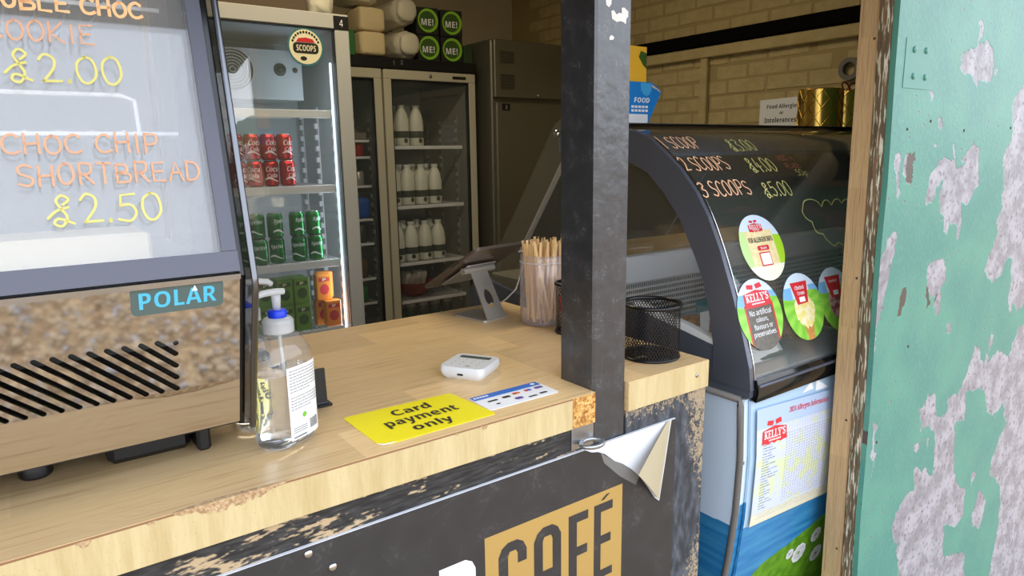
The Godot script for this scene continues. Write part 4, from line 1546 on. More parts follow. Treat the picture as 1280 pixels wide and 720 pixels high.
	# slanting rear sash
	for xs in [FX0 + 0.05, 1.15, FX1 - 0.06]:
		st = ST()
		tube(st, [Vector3(xs, 0.395, -0.655), Vector3(xs, 0.10, -0.875)], 0.008, 6)
		obj(st, "rear_sash", "satin_aluminium", f)
	st = ST()
	prism(st, rect_poly(FX0 + 0.05, 0.0, FX1 - 0.06, 0.37), 0.0, 0.004, func(u, v, w): return Vector3(u, 0.10 + v * 0.8, -0.875 + v * 0.6) + Vector3(0, -0.6, 0.8) * w)
	obj(st, "rear_glass", "smoked_glass", f)
	st = ST()
	bb(st, Vector3(FX0 + 0.02, 0.0, -1.0), Vector3(FX1 - 0.02, 0.02, -0.6), 0.004)
	obj(st, "service_shelf", "brushed_steel", f)
	# tubs of ice cream
	for k in 6:
		var tx = FX0 + 0.115 + k * 0.2
		var tub = thing("ice_cream_tub", "white tub heaped with caramel ice cream in the freezer" if k < 1 else "white tub of caramel ice cream further along the freezer well", "ice cream tub", Vector3(tx, -0.2, -0.33), "" if k < 1 else "ice cream tubs along the freezer well")
		st = ST()
		for q in [[-0.09, -0.085, -0.165, 0.165], [0.085, 0.09, -0.165, 0.165], [-0.085, 0.085, -0.165, -0.16], [-0.085, 0.085, 0.16, 0.165]]:
			bb(st, Vector3(tx + q[0], -0.2, -0.33 + q[2]), Vector3(tx + q[1], -0.1, -0.33 + q[3]))
		obj(st, "tub", "white_plastic", tub)
		st = ST()
		lumpy(st, Vector3(tx, -0.125, -0.33), Vector3(0.168, 0.13, 0.315), 0.12, 40 + k, 0.55, 16)
		obj(st, "ice_cream", "ice_cream", tub)
	st = ST()
	var pk = thing("flavour_ticket", "blue and white flavour ticket stuck in the caramel ice cream", "ticket", Vector3(0.655, -0.06, -0.3))
	prism_z(st, round_rect(0.628, -0.012, 0.700, 0.022, 0.008), -0.301, -0.299)
	obj(st, "ticket_head", "teal", pk)
	st = ST()
	prism_z(st, [Vector2(0.648, -0.075), Vector2(0.68, -0.075), Vector2(0.685, -0.012), Vector2(0.643, -0.012)], -0.3005, -0.2995)
	obj(st, "ticket_stem", "white_plastic", pk)
	# allergen poster on the front
	poster()

func poster():
	var p = thing("allergen_poster", "allergen chart poster with red crest stuck on the freezer front", "poster", Vector3(0.63, -0.3, 0.0))
	var n1 = noise(111, 0.02, 3)
	var r := RandomNumberGenerator.new()
	r.seed = 9
	var W = 384
	var H = 336
	var im := Image.create(W, H, false, Image.FORMAT_RGB8)
	for y in H:
		for x in W:
			var k = n1.get_noise_2d(x, y)
			var v = float(y) / H
			var col = c8(172, 192, 220) if v < 0.17 else (c8(198, 206, 222).lerp(c8(206, 214, 170), clampf(k * 2.0 + (0.5 if v > 0.45 and v < 0.75 else -0.2), 0, 1)))
			if v > 0.9:
				col = c8(214, 210, 184)
			im.set_pixel(x, y, col)
	for row in 26:
		var y = 88 + row * 8
		for x in range(24, 24 + r.randi_range(24, 70)):
			if r.randf() < 0.85:
				im.set_pixel(x, y + (r.randi() % 3), c8(44, 62, 116))
				im.set_pixel(x, y + (r.randi() % 3), c8(44, 62, 116))
		for cx in 22:
			var x = 118 + cx * 11
			for i in 9:
				im.set_pixel(x + r.randi() % 6, y + r.randi() % 4, c8(130, 80, 104) if r.randf() < 0.4 else c8(84, 100, 124))
	for row in 3:
		for x in range(20, 330):
			if r.randf() < 0.55:
				im.set_pixel(x, 304 + row * 7, c8(90, 100, 150))
	for cx in 22:
		for i in 14:
			im.set_pixel(118 + cx * 11 + (i / 4), 78 - i * 2, c8(110, 116, 140))
	var m = mk("poster_print", Color.WHITE, 0.35)
	m.albedo_texture = ImageTexture.create_from_image(im)
	m.texture_repeat = false
	var at = func(u, v): # u, v in metres from the lower left corner of the sheet, a little askew
		var x = 0.474 + u + v * 0.004
		var y = -0.424 + v - u * 0.06
		return Vector3(x, y, front_z(y) + 0.0026)
	var st = ST()
	for i in 8:
		for j in 8:
			var a = Vector2(0.36 * i / 8.0, 0.276 * j / 8.0)
			var b = Vector2(0.36 * (i + 1) / 8.0, 0.276 * (j + 1) / 8.0)
			var pts = [at.call(a.x, a.y), at.call(b.x, a.y), at.call(b.x, b.y), at.call(a.x, b.y)]
			soft_quad(st, pts[0], pts[1], pts[2], pts[3], Vector3.BACK, Vector2(i / 8.0, 1 - j / 8.0), Vector2((i + 1) / 8.0, 1 - j / 8.0), Vector2((i + 1) / 8.0, 1 - (j + 1) / 8.0), Vector2(i / 8.0, 1 - (j + 1) / 8.0))
	obj(st, "sheet", "poster_print", p)
	var up = func(u, v): return at.call(u, v) + Vector3(0, 0, 0.0006)
	var up2 = func(u, v): return at.call(u, v) + Vector3(0, 0, 0.0012)
	crest(p, up, up2, 0.018, 0.192, 0.094, 0.05)
	st = ST()
	lettering(st, "2024 Allergen Information", 0.118, 0.246, 0.16, 0.017, up, "Droid Serif", 700, 0.25)
	obj(st, "lettering", "print_red", p)

# red crest with the name and two flags above it
func crest(parent, up, up2, x, y, w, h):
	var st = ST()
	decal(st, [Vector2(x, y), Vector2(x + w * 0.12, y + h * 0.02), Vector2(x + w * 0.25, y - h * 0.04), Vector2(x + w * 0.38, y + h * 0.03), Vector2(x + w * 0.5, y - h * 0.05), Vector2(x + w * 0.62, y + h * 0.03), Vector2(x + w * 0.75, y - h * 0.04), Vector2(x + w * 0.88, y + h * 0.02), Vector2(x + w, y), Vector2(x + w * 0.97, y + h * 0.62), Vector2(x + w * 0.5, y + h * 0.76), Vector2(x + w * 0.03, y + h * 0.62)], up)
	decal(st, [Vector2(x + w * 0.2, y + h * 0.85), Vector2(x + w * 0.42, y + h * 0.78), Vector2(x + w * 0.46, y + h), Vector2(x + w * 0.22, y + h * 1.05)], up)
	decal(st, [Vector2(x + w * 0.55, y + h * 0.8), Vector2(x + w * 0.78, y + h * 0.86), Vector2(x + w * 0.74, y + h * 1.08), Vector2(x + w * 0.52, y + h * 1.02)], up)
	var cr = obj(st, "crest", "print_red", parent)
	st = ST()
	lettering(st, "KELLY'S", x + w * 0.08, y + h * 0.24, w * 0.84, h * 0.36, up2, "Droid Serif", 700)
	for k in 9:
		decal(st, rect_poly(x + w * (0.26 + k * 0.055), y + h * 0.1, x + w * (0.295 + k * 0.055), y + h * 0.17), up2)
	obj(st, "lettering", "print_white", parent)

func write_on_glass(cg):
	var on = func(u, v): return on_glass(u, v, 0.002)
	var notes = [["1 SCOOP", 0.462, 0.582, 0.131, 0.046, 0.0032, "chalk_pink"], ["2 SCOOPS", 0.452, 0.503, 0.172, 0.044, 0.0036, "chalk_pink"], ["3 SCOOPS", 0.438, 0.428, 0.2, 0.040, 0.0036, "chalk_pink"],
		["£3.00", 0.695, 0.570, 0.107, 0.045, 0.0030, "chalk_lemon"], ["£4.00", 0.69, 0.490, 0.11, 0.044, 0.0032, "chalk_lemon"], ["£5.00", 0.678, 0.416, 0.116, 0.042, 0.0032, "chalk_lemon"], ["50p", 0.862, 0.472, 0.05, 0.02, 0.002, "chalk_lemon"],
		["ADD A", 0.835, 0.525, 0.07, 0.019, 0.0022, "chalk_brown"], ["FLAKE", 0.842, 0.497, 0.062, 0.018, 0.0022, "chalk_brown"]]
	var st
	for q in notes:
		st = ST()
		handwriting(st, q[0], maxf(q[1], 0.4605), q[2], q[3] - maxf(0.0, 0.4605 - q[1]), q[4], q[5], on)
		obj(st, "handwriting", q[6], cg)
	st = ST()
	var cl = [[0.7976, 0.374], [0.815, 0.392], [0.8306, 0.3975], [0.854, 0.3985], [0.8758, 0.391], [0.8843, 0.3766]]
	var parts = [cl, [[0.8843, 0.3766], [0.9038, 0.391], [0.9241, 0.3916], [0.931, 0.3787]], [[0.931, 0.3787], [0.9558, 0.3915], [0.9741, 0.3922], [0.9821, 0.3808]], [[0.9821, 0.3808], [1.0007, 0.3887], [1.0179, 0.3877], [1.035, 0.37], [1.045, 0.33]],
		[[0.7976, 0.374], [0.7935, 0.3658], [0.7993, 0.3497], [0.8188, 0.3385]], [[0.8188, 0.3385], [0.8166, 0.3287], [0.8236, 0.3123], [0.8473, 0.3071]], [[0.8473, 0.3071], [0.8504, 0.2936], [0.8659, 0.2801], [0.8786, 0.2726], [0.9024, 0.2799]], [[0.9024, 0.2799], [0.9237, 0.2695], [0.96, 0.268], [1.0, 0.28], [1.045, 0.33]]]
	for p in parts:
		ribbon(st, smooth_pts(p.map(func(q): return Vector2(q[0], q[1]))), 0.0028, on)
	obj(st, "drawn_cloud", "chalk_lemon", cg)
	# round stickers
	var kinds = [["allergen", 0.593, 0.297, 0.077], ["plain", 0.522, 0.1545, 0.077], ["cone", 0.685, 0.149, 0.0765], ["cone2", 0.827, 0.147, 0.0765]]
	for k in kinds:
		sticker(cg, k[0], k[1], k[2], k[3])

func sticker_print(kind):
	var n = 192
	var nz = noise(121, 0.04, 3)
	return paint(n, n, func(px, py):
		var x = (px + 0.5) / n * 2 - 1
		var y = 1 - (py + 0.5) / n * 2
		var k = nz.get_noise_2d(px, py)
		var a = atan2(y - 0.1, x)
		var col = c8(206, 224, 240)
		if kind == "allergen":
			if y < 0.42 - x * 0.12:
				col = c8(164, 212, 48) if x > 0 else c8(190, 222, 150)
			if absf(x) < 0.62 and y < 0.5:
				col = c8(236, 224, 178).lerp(c8(226, 206, 150), clampf(0.5 + k, 0, 1))
			if y < -0.55:
				col = c8(236, 238, 214)
			return col
		if y < 0.35 + 0.1 * sin(x * 3.0):
			col = c8(120, 190, 60).lerp(c8(150, 208, 80), 0.5 + 0.5 * sin(a * 14.0))
		elif absf(x) > 0.45 and y < 0.6:
			col = c8(120, 176, 222)
		if kind == "plain":
			if absf(x) < 0.66 and y < 0.3:
				col = c8(196, 48, 40)
			if absf(x) < 0.58 and y < 0.22:
				col = c8(82, 76, 66).lerp(c8(98, 92, 80), clampf(0.5 + k, 0, 1))
			return col
		# cornet
		if y < -0.42 and absf(x - 0.05) < 0.28 + (y + 0.42) * 0.25:
			col = c8(206, 150, 88).lerp(c8(186, 126, 66), clampf(0.5 + k, 0, 1))
		var d = Vector2((x - 0.02) / 0.5, (y + 0.12) / 0.52).length() + 0.12 * k
		if d < 1.0:
			col = c8(240, 232, 196).lerp(c8(232, 216, 128), clampf(0.5 + k * 1.5, 0, 1)) if kind == "cone" else c8(206, 172, 160).lerp(c8(140, 70, 80), clampf(0.4 + k * 1.8, 0, 1))
		return col)

func sticker(cg, kind, cx, cs, r):
	var st = ST()
	var m = mk("sticker_" + kind, Color.WHITE, 0.35)
	m.albedo_texture = sticker_print(kind)
	m.texture_repeat = false
	# disc in rings so that it follows the curve
	for i in 6:
		for j in 40:
			var r0 = r * i / 6.0
			var r1 = r * (i + 1) / 6.0
			var q = func(rr, k): return Vector2(rr * cos(TAU * k / 40.0), rr * sin(TAU * k / 40.0))
			var pts = [q.call(r0, j), q.call(r0, j + 1), q.call(r1, j + 1), q.call(r1, j)]
			var P = pts.map(func(p): return on_glass(cx + p.x, cs + p.y, 0.0022))
			var U = pts.map(func(p): return Vector2(0.5 + p.x / r * 0.5, 0.5 - p.y / r * 0.5))
			var out = Vector3(0, 0.3, 1)
			if i == 0:
				soft_quad(st, P[0], P[2], P[3], P[3], out, U[0], U[2], U[3], U[3])
			else:
				soft_quad(st, P[0], P[1], P[2], P[3], out, U[0], U[1], U[2], U[3])
	var s = obj(st, "sticker", "sticker_" + kind, cg, false, {"allergen": "round sticker with an allergen notice", "plain": "round sticker: no artificial colours, flavours or preservatives", "cone": "round sticker picturing a vanilla cornet", "cone2": "round sticker picturing a berry ripple cornet"}[kind])
	var up = func(u, v): return on_glass(cx + u, cs + v, 0.0027)
	var up2 = func(u, v): return on_glass(cx + u, cs + v, 0.0032)
	st = ST()
	if kind == "allergen":
		crest_small(cg, up, up2, -0.03, 0.036, 0.05, 0.026)
		lettering(st, "FOR ALLERGEN INFO", -0.044, 0.012, 0.088, 0.011, up)
		obj(st, "lettering", "ink", cg)
		st = ST()
		decal(st, round_rect(-0.02, -0.008, 0.022, 0.004, 0.004), up)
		decal(st, rect_poly(-0.02, -0.044, 0.02, -0.012), up)
		obj(st, "printed_shapes", "print_red", cg)
		st = ST()
		lettering(st, "Scan", -0.010, -0.005, 0.022, 0.006, up2)
		decal(st, rect_poly(-0.017, -0.041, 0.017, -0.015), up2)
		obj(st, "lettering", "print_white", cg)
	elif kind == "plain":
		crest_small(cg, up, up2, -0.047, 0.018, 0.094, 0.046)
		var rows = [["No artificial", 0.0, 0.076], ["colours,", -0.0165, 0.042], ["flavours or", -0.032, 0.066], ["preservatives", -0.049, 0.078]]
		for q in rows:
			lettering(st, q[0], -q[2] * 0.5, q[1], q[2], 0.0125, up, "Droid Sans", 400)
		obj(st, "lettering", "print_white", cg)
	else:
		decal(st, [Vector2(-0.022, 0.006), Vector2(0.02, 0.008), Vector2(0.032, 0.056), Vector2(-0.034, 0.056)], up)
		obj(st, "printed_shapes", "print_red", cg)
		st = ST()
		lettering(st, "Clotted" if kind == "cone" else "Strawberry", -0.02, 0.039, 0.036, 0.009, up2, "Droid Serif", 700)
		if kind == "cone":
			lettering(st, "Cream", -0.015, 0.027, 0.028, 0.008, up2, "Droid Serif", 700)
		decal(st, rect_poly(-0.012, 0.011, 0.01, 0.022), up2)
		obj(st, "lettering", "print_white", cg)

func crest_small(parent, up, up2, x, y, w, h):
	crest(parent, up, up2, x, y, w, h)

# ---------------------------------------------------------------- fridges
func rack_strip(st, x, z, y0, y1, dir):  # ladder of shelf lugs on a side wall
	bb(st, Vector3(x, y0, z - 0.012), Vector3(x + dir * 0.004, y1, z + 0.012))
	var y = y0 + 0.03
	while y < y1:
		bb(st, Vector3(x + dir * 0.004, y, z - 0.010), Vector3(x + dir * 0.018, y + 0.024, z + 0.010), 0.002)
		y += 0.052

func wire_shelf(st, x0, x1, y, z0, z1, lip):
	bb(st, Vector3(x0, y - lip, z1 - 0.006), Vector3(x1, y, z1), 0.002)
	for k in 3:
		var z = lerpf(z0, z1 - 0.02, k / 2.0)
		bb(st, Vector3(x0, y - 0.012, z), Vector3(x1, y - 0.006, z + 0.006))
	var n = int((x1 - x0) / 0.022)
	for k in n + 1:
		var x = lerpf(x0, x1 - 0.003, float(k) / n)
		bb(st, Vector3(x, y - 0.006, z0), Vector3(x + 0.003, y - 0.002, z1 - 0.004))

func build_drinks_fridge():
	var X0 = -0.17
	var X1 = 0.505
	var ZF = -2.1
	var f = thing("drinks_fridge", "tall grey framed drinks fridge with lit glass door and cans", "fridge", Vector3(0.17, FLOOR, -2.42))
	var st = ST()
	bb(st, Vector3(X0, FLOOR + 0.05, -2.69), Vector3(X0 + 0.045, 0.985, ZF - 0.035))
	bb(st, Vector3(X1 - 0.045, FLOOR + 0.05, -2.69), Vector3(X1, 0.985, ZF - 0.035))
	bb(st, Vector3(X0 + 0.045, 0.93, -2.69), Vector3(X1 - 0.045, 0.985, ZF - 0.035))
	bb(st, Vector3(X0 + 0.045, FLOOR + 0.05, -2.69), Vector3(X1 - 0.045, FLOOR + 0.25, ZF - 0.035))
	bb(st, Vector3(X0 + 0.045, FLOOR + 0.25, -2.69), Vector3(X1 - 0.045, 0.93, -2.675))
	obj(st, "body", "white_liner", f)
	for q in [[X0 + 0.02, -2.66], [X1 - 0.06, -2.66], [X0 + 0.02, -2.2], [X1 - 0.06, -2.2]]:
		st = ST()
		bb(st, Vector3(q[0], FLOOR, q[1]), Vector3(q[0] + 0.04, FLOOR + 0.05, q[1] + 0.04))
		obj(st, "foot", "black_plastic", f)
	# door
	st = ST()
	bb(st, Vector3(X0, 0.922, ZF - 0.034), Vector3(X1, 0.984, ZF), 0.004)
	bb(st, Vector3(X0, FLOOR + 0.07, ZF - 0.034), Vector3(X1, FLOOR + 0.2, ZF), 0.004)
	bb(st, Vector3(X1 - 0.066, FLOOR + 0.2, ZF - 0.034), Vector3(X1, 0.922, ZF), 0.004)
	bb(st, Vector3(X0, FLOOR + 0.2, ZF - 0.034), Vector3(X0 + 0.066, 0.922, ZF), 0.004)
	var d = obj(st, "door_frame", "grey_frame", f)
	st = ST()
	bb(st, Vector3(X0 + 0.066, FLOOR + 0.2, ZF - 0.010), Vector3(X1 - 0.066, 0.922, ZF - 0.006))
	bb(st, Vector3(X0 + 0.066, FLOOR + 0.2, ZF - 0.030), Vector3(X1 - 0.066, 0.922, ZF - 0.026))
	obj(st, "glass", "glass", d)
	st = ST()
	bb(st, Vector3(X1 - 0.068, FLOOR + 0.2, ZF - 0.033), Vector3(X1 - 0.0655, 0.922, ZF - 0.002))
	bb(st, Vector3(X0 + 0.066, 0.919, ZF - 0.033), Vector3(X1 - 0.066, 0.9225, ZF - 0.002))
	obj(st, "seal", "black_plastic", d)
	# number plate and round sticker
	st = ST()
	bb(st, Vector3(0.437, 0.921, ZF), Vector3(0.503, 0.976, ZF + 0.002))
	var plate = obj(st, "number_plate", "black_plastic", f)
	st = ST()
	lettering(st, "4", 0.462, 0.934, 0.016, 0.028, func(u, v): return Vector3(u, v, ZF + 0.003), "Droid Sans", 400)
	obj(st, "lettering", "print_white", plate)
	var zs = ZF - 0.005
	var disc = func(cx, cy, r, z, mat, par, called):
		var s2 = ST()
		decal(s2, ellipse(cx, cy, r, r, 36), func(u, v): return Vector3(u, v, z))
		return obj(s2, called, mat, par)
	st = ST()
	decal(st, ellipse(0.312, 0.842, 0.077, 0.077, 40), func(u, v): return Vector3(u, v, zs))
	var sk = obj(st, "sticker", "teal", f, false, "round teal sticker lettered SCOOPS")
	disc.call(0.312, 0.842, 0.069, zs + 0.0006, "print_cream", sk, "sticker_face")
	st = ST()
	decal(st, round_rect(0.258, 0.815, 0.366, 0.858, 0.016), func(u, v): return Vector3(u, v, zs + 0.0012))
	for k in 12:
		var w = PI * (0.12 + 0.76 * k / 11.0)
		decal(st, ellipse(0.312 + 0.058 * cos(w), 0.842 + 0.058 * sin(w), 0.005, 0.006, 6), func(u, v): return Vector3(u, v, zs + 0.0012))
	decal(st, ellipse(0.30, 0.795, 0.014, 0.009, 12), func(u, v): return Vector3(u, v, zs + 0.0012))
	obj(st, "printed_shapes", "box_black", sk)
	st = ST()
	lettering(st, "SCOOPS", 0.272, 0.825, 0.082, 0.024, func(u, v): return Vector3(u, v, zs + 0.0018))
	obj(st, "lettering", "print_cream", sk)
	st = ST()
	decal(st, [Vector2(0.272, 0.860), Vector2(0.352, 0.860), Vector2(0.342, 0.874), Vector2(0.312, 0.879), Vector2(0.282, 0.874)], func(u, v): return Vector3(u, v, zs + 0.0018))
	obj(st, "printed_shapes", "print_red", sk)
	# cooling unit at the top
	st = ST()
	# hollow housing whose front plate has a round fan opening
	var fa = Vector2(0.075, 0.765)
	for sgn in [-1, 1]:
		var half = [Vector2(fa.x, 0.645), Vector2(X0 + 0.05 if sgn < 0 else 0.376, 0.645), Vector2(X0 + 0.05 if sgn < 0 else 0.376, 0.855), Vector2(fa.x, 0.855)]
		for k in 19:
			var w = PI * 0.5 - PI * k / 18.0
			half.append(fa + Vector2(sgn * 0.086 * cos(w), 0.086 * sin(w)))
		prism_z(st, half, -2.354, -2.35)
	bb(st, Vector3(X0 + 0.05, 0.851, -2.67), Vector3(0.376, 0.855, -2.354))
	bb(st, Vector3(X0 + 0.05, 0.645, -2.67), Vector3(0.376, 0.649, -2.354))
	bb(st, Vector3(0.372, 0.649, -2.67), Vector3(0.376, 0.851, -2.354))
	bb(st, Vector3(X0 + 0.05, 0.649, -2.67), Vector3(X0 + 0.054, 0.851, -2.354))
	var ev = obj(st, "cooling_unit", "white_liner", f)
	for k in 7:
		st = ST()
		ring(st, Vector3(0.075, 0.765, -2.346), Vector3(0, 0, 1), 0.012 + 0.0125 * k, 0.003, 28, 5)
		obj(st, "fan_ring", "grey_frame", ev)
	st = ST()
	lathe(st, [[0.0, 0.0], [0.028, 0.0], [0.026, 0.003], [0.016, 0.004], [0.016, 0.004], [0.013, 0.02], [0.0, 0.02]], 20, Vector3.ZERO, 1, 1, Transform3D(Basis(Vector3.RIGHT, PI / 2), Vector3(0.278, 0.774, -2.35)))
	obj(st, "thermostat_knob", "black_plastic", ev)
	st = ST()
	lathe(st, [[0.0, 0.0], [0.012, 0.0], [0.011, 0.004], [0.0, 0.005]], 14, Vector3.ZERO, 1, 1, Transform3D(Basis(Vector3.RIGHT, PI / 2), Vector3(0.345, 0.774, -2.35)))
	obj(st, "warning_lamp_cap", "rust", ev)
	# shelves
	for y in [0.59, 0.272, -0.058, -0.368]:
		st = ST()
		wire_shelf(st, X0 + 0.07, 0.412, y, -2.66, -2.13, 0.034)
		obj(st, "shelf", "white_plastic", f)
	st = ST()
	for z in [-2.2, -2.42, -2.62]:
		rack_strip(st, X1 - 0.046, z, -0.6, 0.62, -1.0)
		rack_strip(st, X0 + 0.046, z, -0.6, 0.62, 1.0)
	obj(st, "rack_strips", "white_plastic", f)
	# light strip inside the door edge
	st = ST()
	bb(st, Vector3(0.424, -0.60, -2.150), Vector3(0.434, 0.79, -2.140), 0.002)
	obj(st, "light_strip", "led_strip", f)
	var l := AreaLight3D.new()
	l.name = "fridge_light"
	l.area_size = Vector2(0.012, 1.4)
	l.light_color = Color(0.86, 0.94, 1.0)
	l.light_energy = 0.22
	l.area_range = 6.0
	l.shadow_enabled = true
	add_child(l)
	l.look_at_from_position(Vector3(0.414, 0.10, -2.146), Vector3(0.1, 0.10, -2.35))

func build_milk_fridge():
	var X0 = 0.365
	var X1 = 1.535
	var ZF = -2.7
	var f = thing("milk_fridge", "dark two door upright fridge with milk bottles and black header", "fridge", Vector3(0.95, FLOOR, -3.0))
	var st = ST()
	bb(st, Vector3(X0, FLOOR + 0.04, -3.33), Vector3(X0 + 0.04, 0.91, ZF - 0.04))
	bb(st, Vector3(X1 - 0.04, FLOOR + 0.04, -3.33), Vector3(X1, 0.91, ZF - 0.04))
	bb(st, Vector3(X0 + 0.04, 0.82, -3.33), Vector3(X1 - 0.04, 0.91, ZF - 0.04))
	bb(st, Vector3(X0 + 0.04, FLOOR + 0.04, -3.33), Vector3(X1 - 0.04, FLOOR + 0.16, ZF - 0.04))
	bb(st, Vector3(X0 + 0.04, FLOOR + 0.16, -3.33), Vector3(X1 - 0.04, 0.82, -3.30))
	bb(st, Vector3(0.925, FLOOR + 0.16, -3.30), Vector3(0.955, 0.82, -2.80))
	obj(st, "body", "dark_liner", f)
	for x in [X0 + 0.03, X1 - 0.08]:
		for z in [-3.25, -2.85]:
			st = ST()
			bb(st, Vector3(x, FLOOR, z), Vector3(x + 0.05, FLOOR + 0.04, z + 0.05))
			obj(st, "foot", "black_plastic", f)
	st = ST()
	bb(st, Vector3(X0, 0.853, ZF - 0.04), Vector3(X1 + 0.01, 0.912, ZF + 0.005), 0.004)
	var hd = obj(st, "header", "black_plastic", f)
	st = ST()
	lettering(st, "1", 1.005, 0.873, 0.008, 0.022, func(u, v): return Vector3(u, v, ZF + 0.007))
	lettering(st, "2", 1.05, 0.878, 0.014, 0.022, func(u, v): return Vector3(u, v, ZF + 0.007))
	obj(st, "lettering", "grey_ink", hd)
	for dr in [[X0 + 0.005, 0.936], [0.947, X1]]:
		var a = dr[0]
		var b = dr[1]
		st = ST()
		bb(st, Vector3(a, 0.80, ZF - 0.035), Vector3(b, 0.85, ZF), 0.003)
		bb(st, Vector3(a, FLOOR + 0.06, ZF - 0.035), Vector3(b, FLOOR + 0.13, ZF), 0.003)
		bb(st, Vector3(a, FLOOR + 0.13, ZF - 0.035), Vector3(a + 0.046, 0.80, ZF), 0.003)
		bb(st, Vector3(b - 0.046, FLOOR + 0.13, ZF - 0.035), Vector3(b, 0.80, ZF), 0.003)
		var d = obj(st, "door_frame", "cream_frame", f)
		st = ST()
		bb(st, Vector3(a + 0.046, FLOOR + 0.13, ZF - 0.02), Vector3(b - 0.046, 0.80, ZF - 0.014))
		obj(st, "glass", "glass", d)
		st = ST()
		bb(st, Vector3(a + 0.0455, FLOOR + 0.13, ZF - 0.034), Vector3(a + 0.05, 0.80, ZF - 0.002))
		bb(st, Vector3(b - 0.05, FLOOR + 0.13, ZF - 0.034), Vector3(b - 0.0455, 0.80, ZF - 0.002))
		bb(st, Vector3(a + 0.05, 0.794, ZF - 0.034), Vector3(b - 0.05, 0.80, ZF - 0.002))
		obj(st, "seal", "black_plastic", d)
		if b > 1.2:
			st = ST()
			bb(st, Vector3(1.38, 0.816, ZF), Vector3(1.47, 0.832, ZF + 0.002))
			obj(st, "maker_plate", "black_plastic", d)
			st = ST()
			lathe(st, [[0.0, 0.0], [0.011, 0.0], [0.009, 0.006], [0.0, 0.007]], 14, Vector3.ZERO, 1, 1, Transform3D(Basis(Vector3.RIGHT, PI / 2), Vector3(1.235, 0.825, ZF)))
			obj(st, "lock", "zinc", d)
	for y in [0.445, 0.105, -0.228, -0.455]:
		st = ST()
		wire_shelf(st, 1.0, 1.485, y, -3.25, -2.78, 0.02)
		obj(st, "shelf", "wire_white", f)
	for y in [0.48, 0.39, 0.23, 0.043, -0.095, -0.297, -0.44]:
		st = ST()
		wire_shelf(st, 0.42, 0.90, y, -3.2, -2.82, 0.014)
		obj(st, "shelf", "wire_white", f)
	st = ST()
	for z in [-2.86, -3.05, -3.22]:
		rack_strip(st, X1 - 0.041, z, -0.6, 0.62, -1.0)
		rack_strip(st, 0.924, z, -0.6, 0.62, -1.0)
	obj(st, "rack_strips", "dark_liner", f)
	st = ST()
	bb(st, Vector3(1.0, 0.64, -3.29), Vector3(1.22, 0.78, -3.2), 0.006)
	bb(st, Vector3(1.05, 0.625, -3.25), Vector3(1.2, 0.64, -3.2))
	obj(st, "fan_housing", "dark_liner", f)

func build_steel_cabinet():
	var f = thing("steel_cabinet", "stainless steel upright freezer cabinet beside the milk fridge", "freezer cabinet", Vector3(1.9, FLOOR, -2.95))
	var st = ST()
	bb(st, Vector3(1.595, FLOOR + 0.05, -3.32), Vector3(2.25, 1.045, -2.62), 0.008)
	obj(st, "body", "brushed_steel", f)
	st = ST()
	bb(st, Vector3(1.605, FLOOR + 0.12, -2.62), Vector3(2.24, 0.69, -2.585), 0.006)
	var d = obj(st, "door", "brushed_steel", f)
	st = ST()
	bb(st, Vector3(1.60, 0.715, -2.62), Vector3(2.245, 1.042, -2.59), 0.005)
	var h = obj(st, "control_panel", "brushed_steel", f)
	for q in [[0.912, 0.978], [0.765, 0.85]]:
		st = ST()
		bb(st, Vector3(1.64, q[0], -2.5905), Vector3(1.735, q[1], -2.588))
		var vent = obj(st, "vent", "black_plastic", h)  # dark plate standing for the shaded opening behind the grid
		st = ST()
		for k in 9:
			var x = 1.64 + k * 0.0119
			bb(st, Vector3(x, q[0], -2.588), Vector3(x + 0.004, q[1], -2.586))
		for k in 6:
			var y = lerpf(q[0], q[1] - 0.004, k / 5.0)
			bb(st, Vector3(1.64, y, -2.588), Vector3(1.735, y + 0.004, -2.586))
		obj(st, "vent_grid", "brushed_steel", vent)
	st = ST()
	bb(st, Vector3(1.645, 0.642, -2.585), Vector3(1.70, 0.682, -2.583))
	var pl = obj(st, "number_plate", "black_plastic", d)
	st = ST()
	lettering(st, "3", 1.667, 0.652, 0.012, 0.02, func(u, v): return Vector3(u, v, -2.582), "Droid Sans", 400)
	obj(st, "lettering", "print_white", pl)
	st = ST()
	lathe(st, [[0.0, 0.0], [0.012, 0.0], [0.01, 0.006], [0.0, 0.007]], 14, Vector3.ZERO, 1, 1, Transform3D(Basis(Vector3.RIGHT, PI / 2), Vector3(1.92, 0.735, -2.59)))
	obj(st, "lock", "zinc", h)
	for x in [1.62, 2.18]:
		for z in [-3.28, -2.7]:
			st = ST()
			bb(st, Vector3(x, FLOOR, z), Vector3(x + 0.05, FLOOR + 0.05, z + 0.05))
			obj(st, "foot", "black_plastic", f)

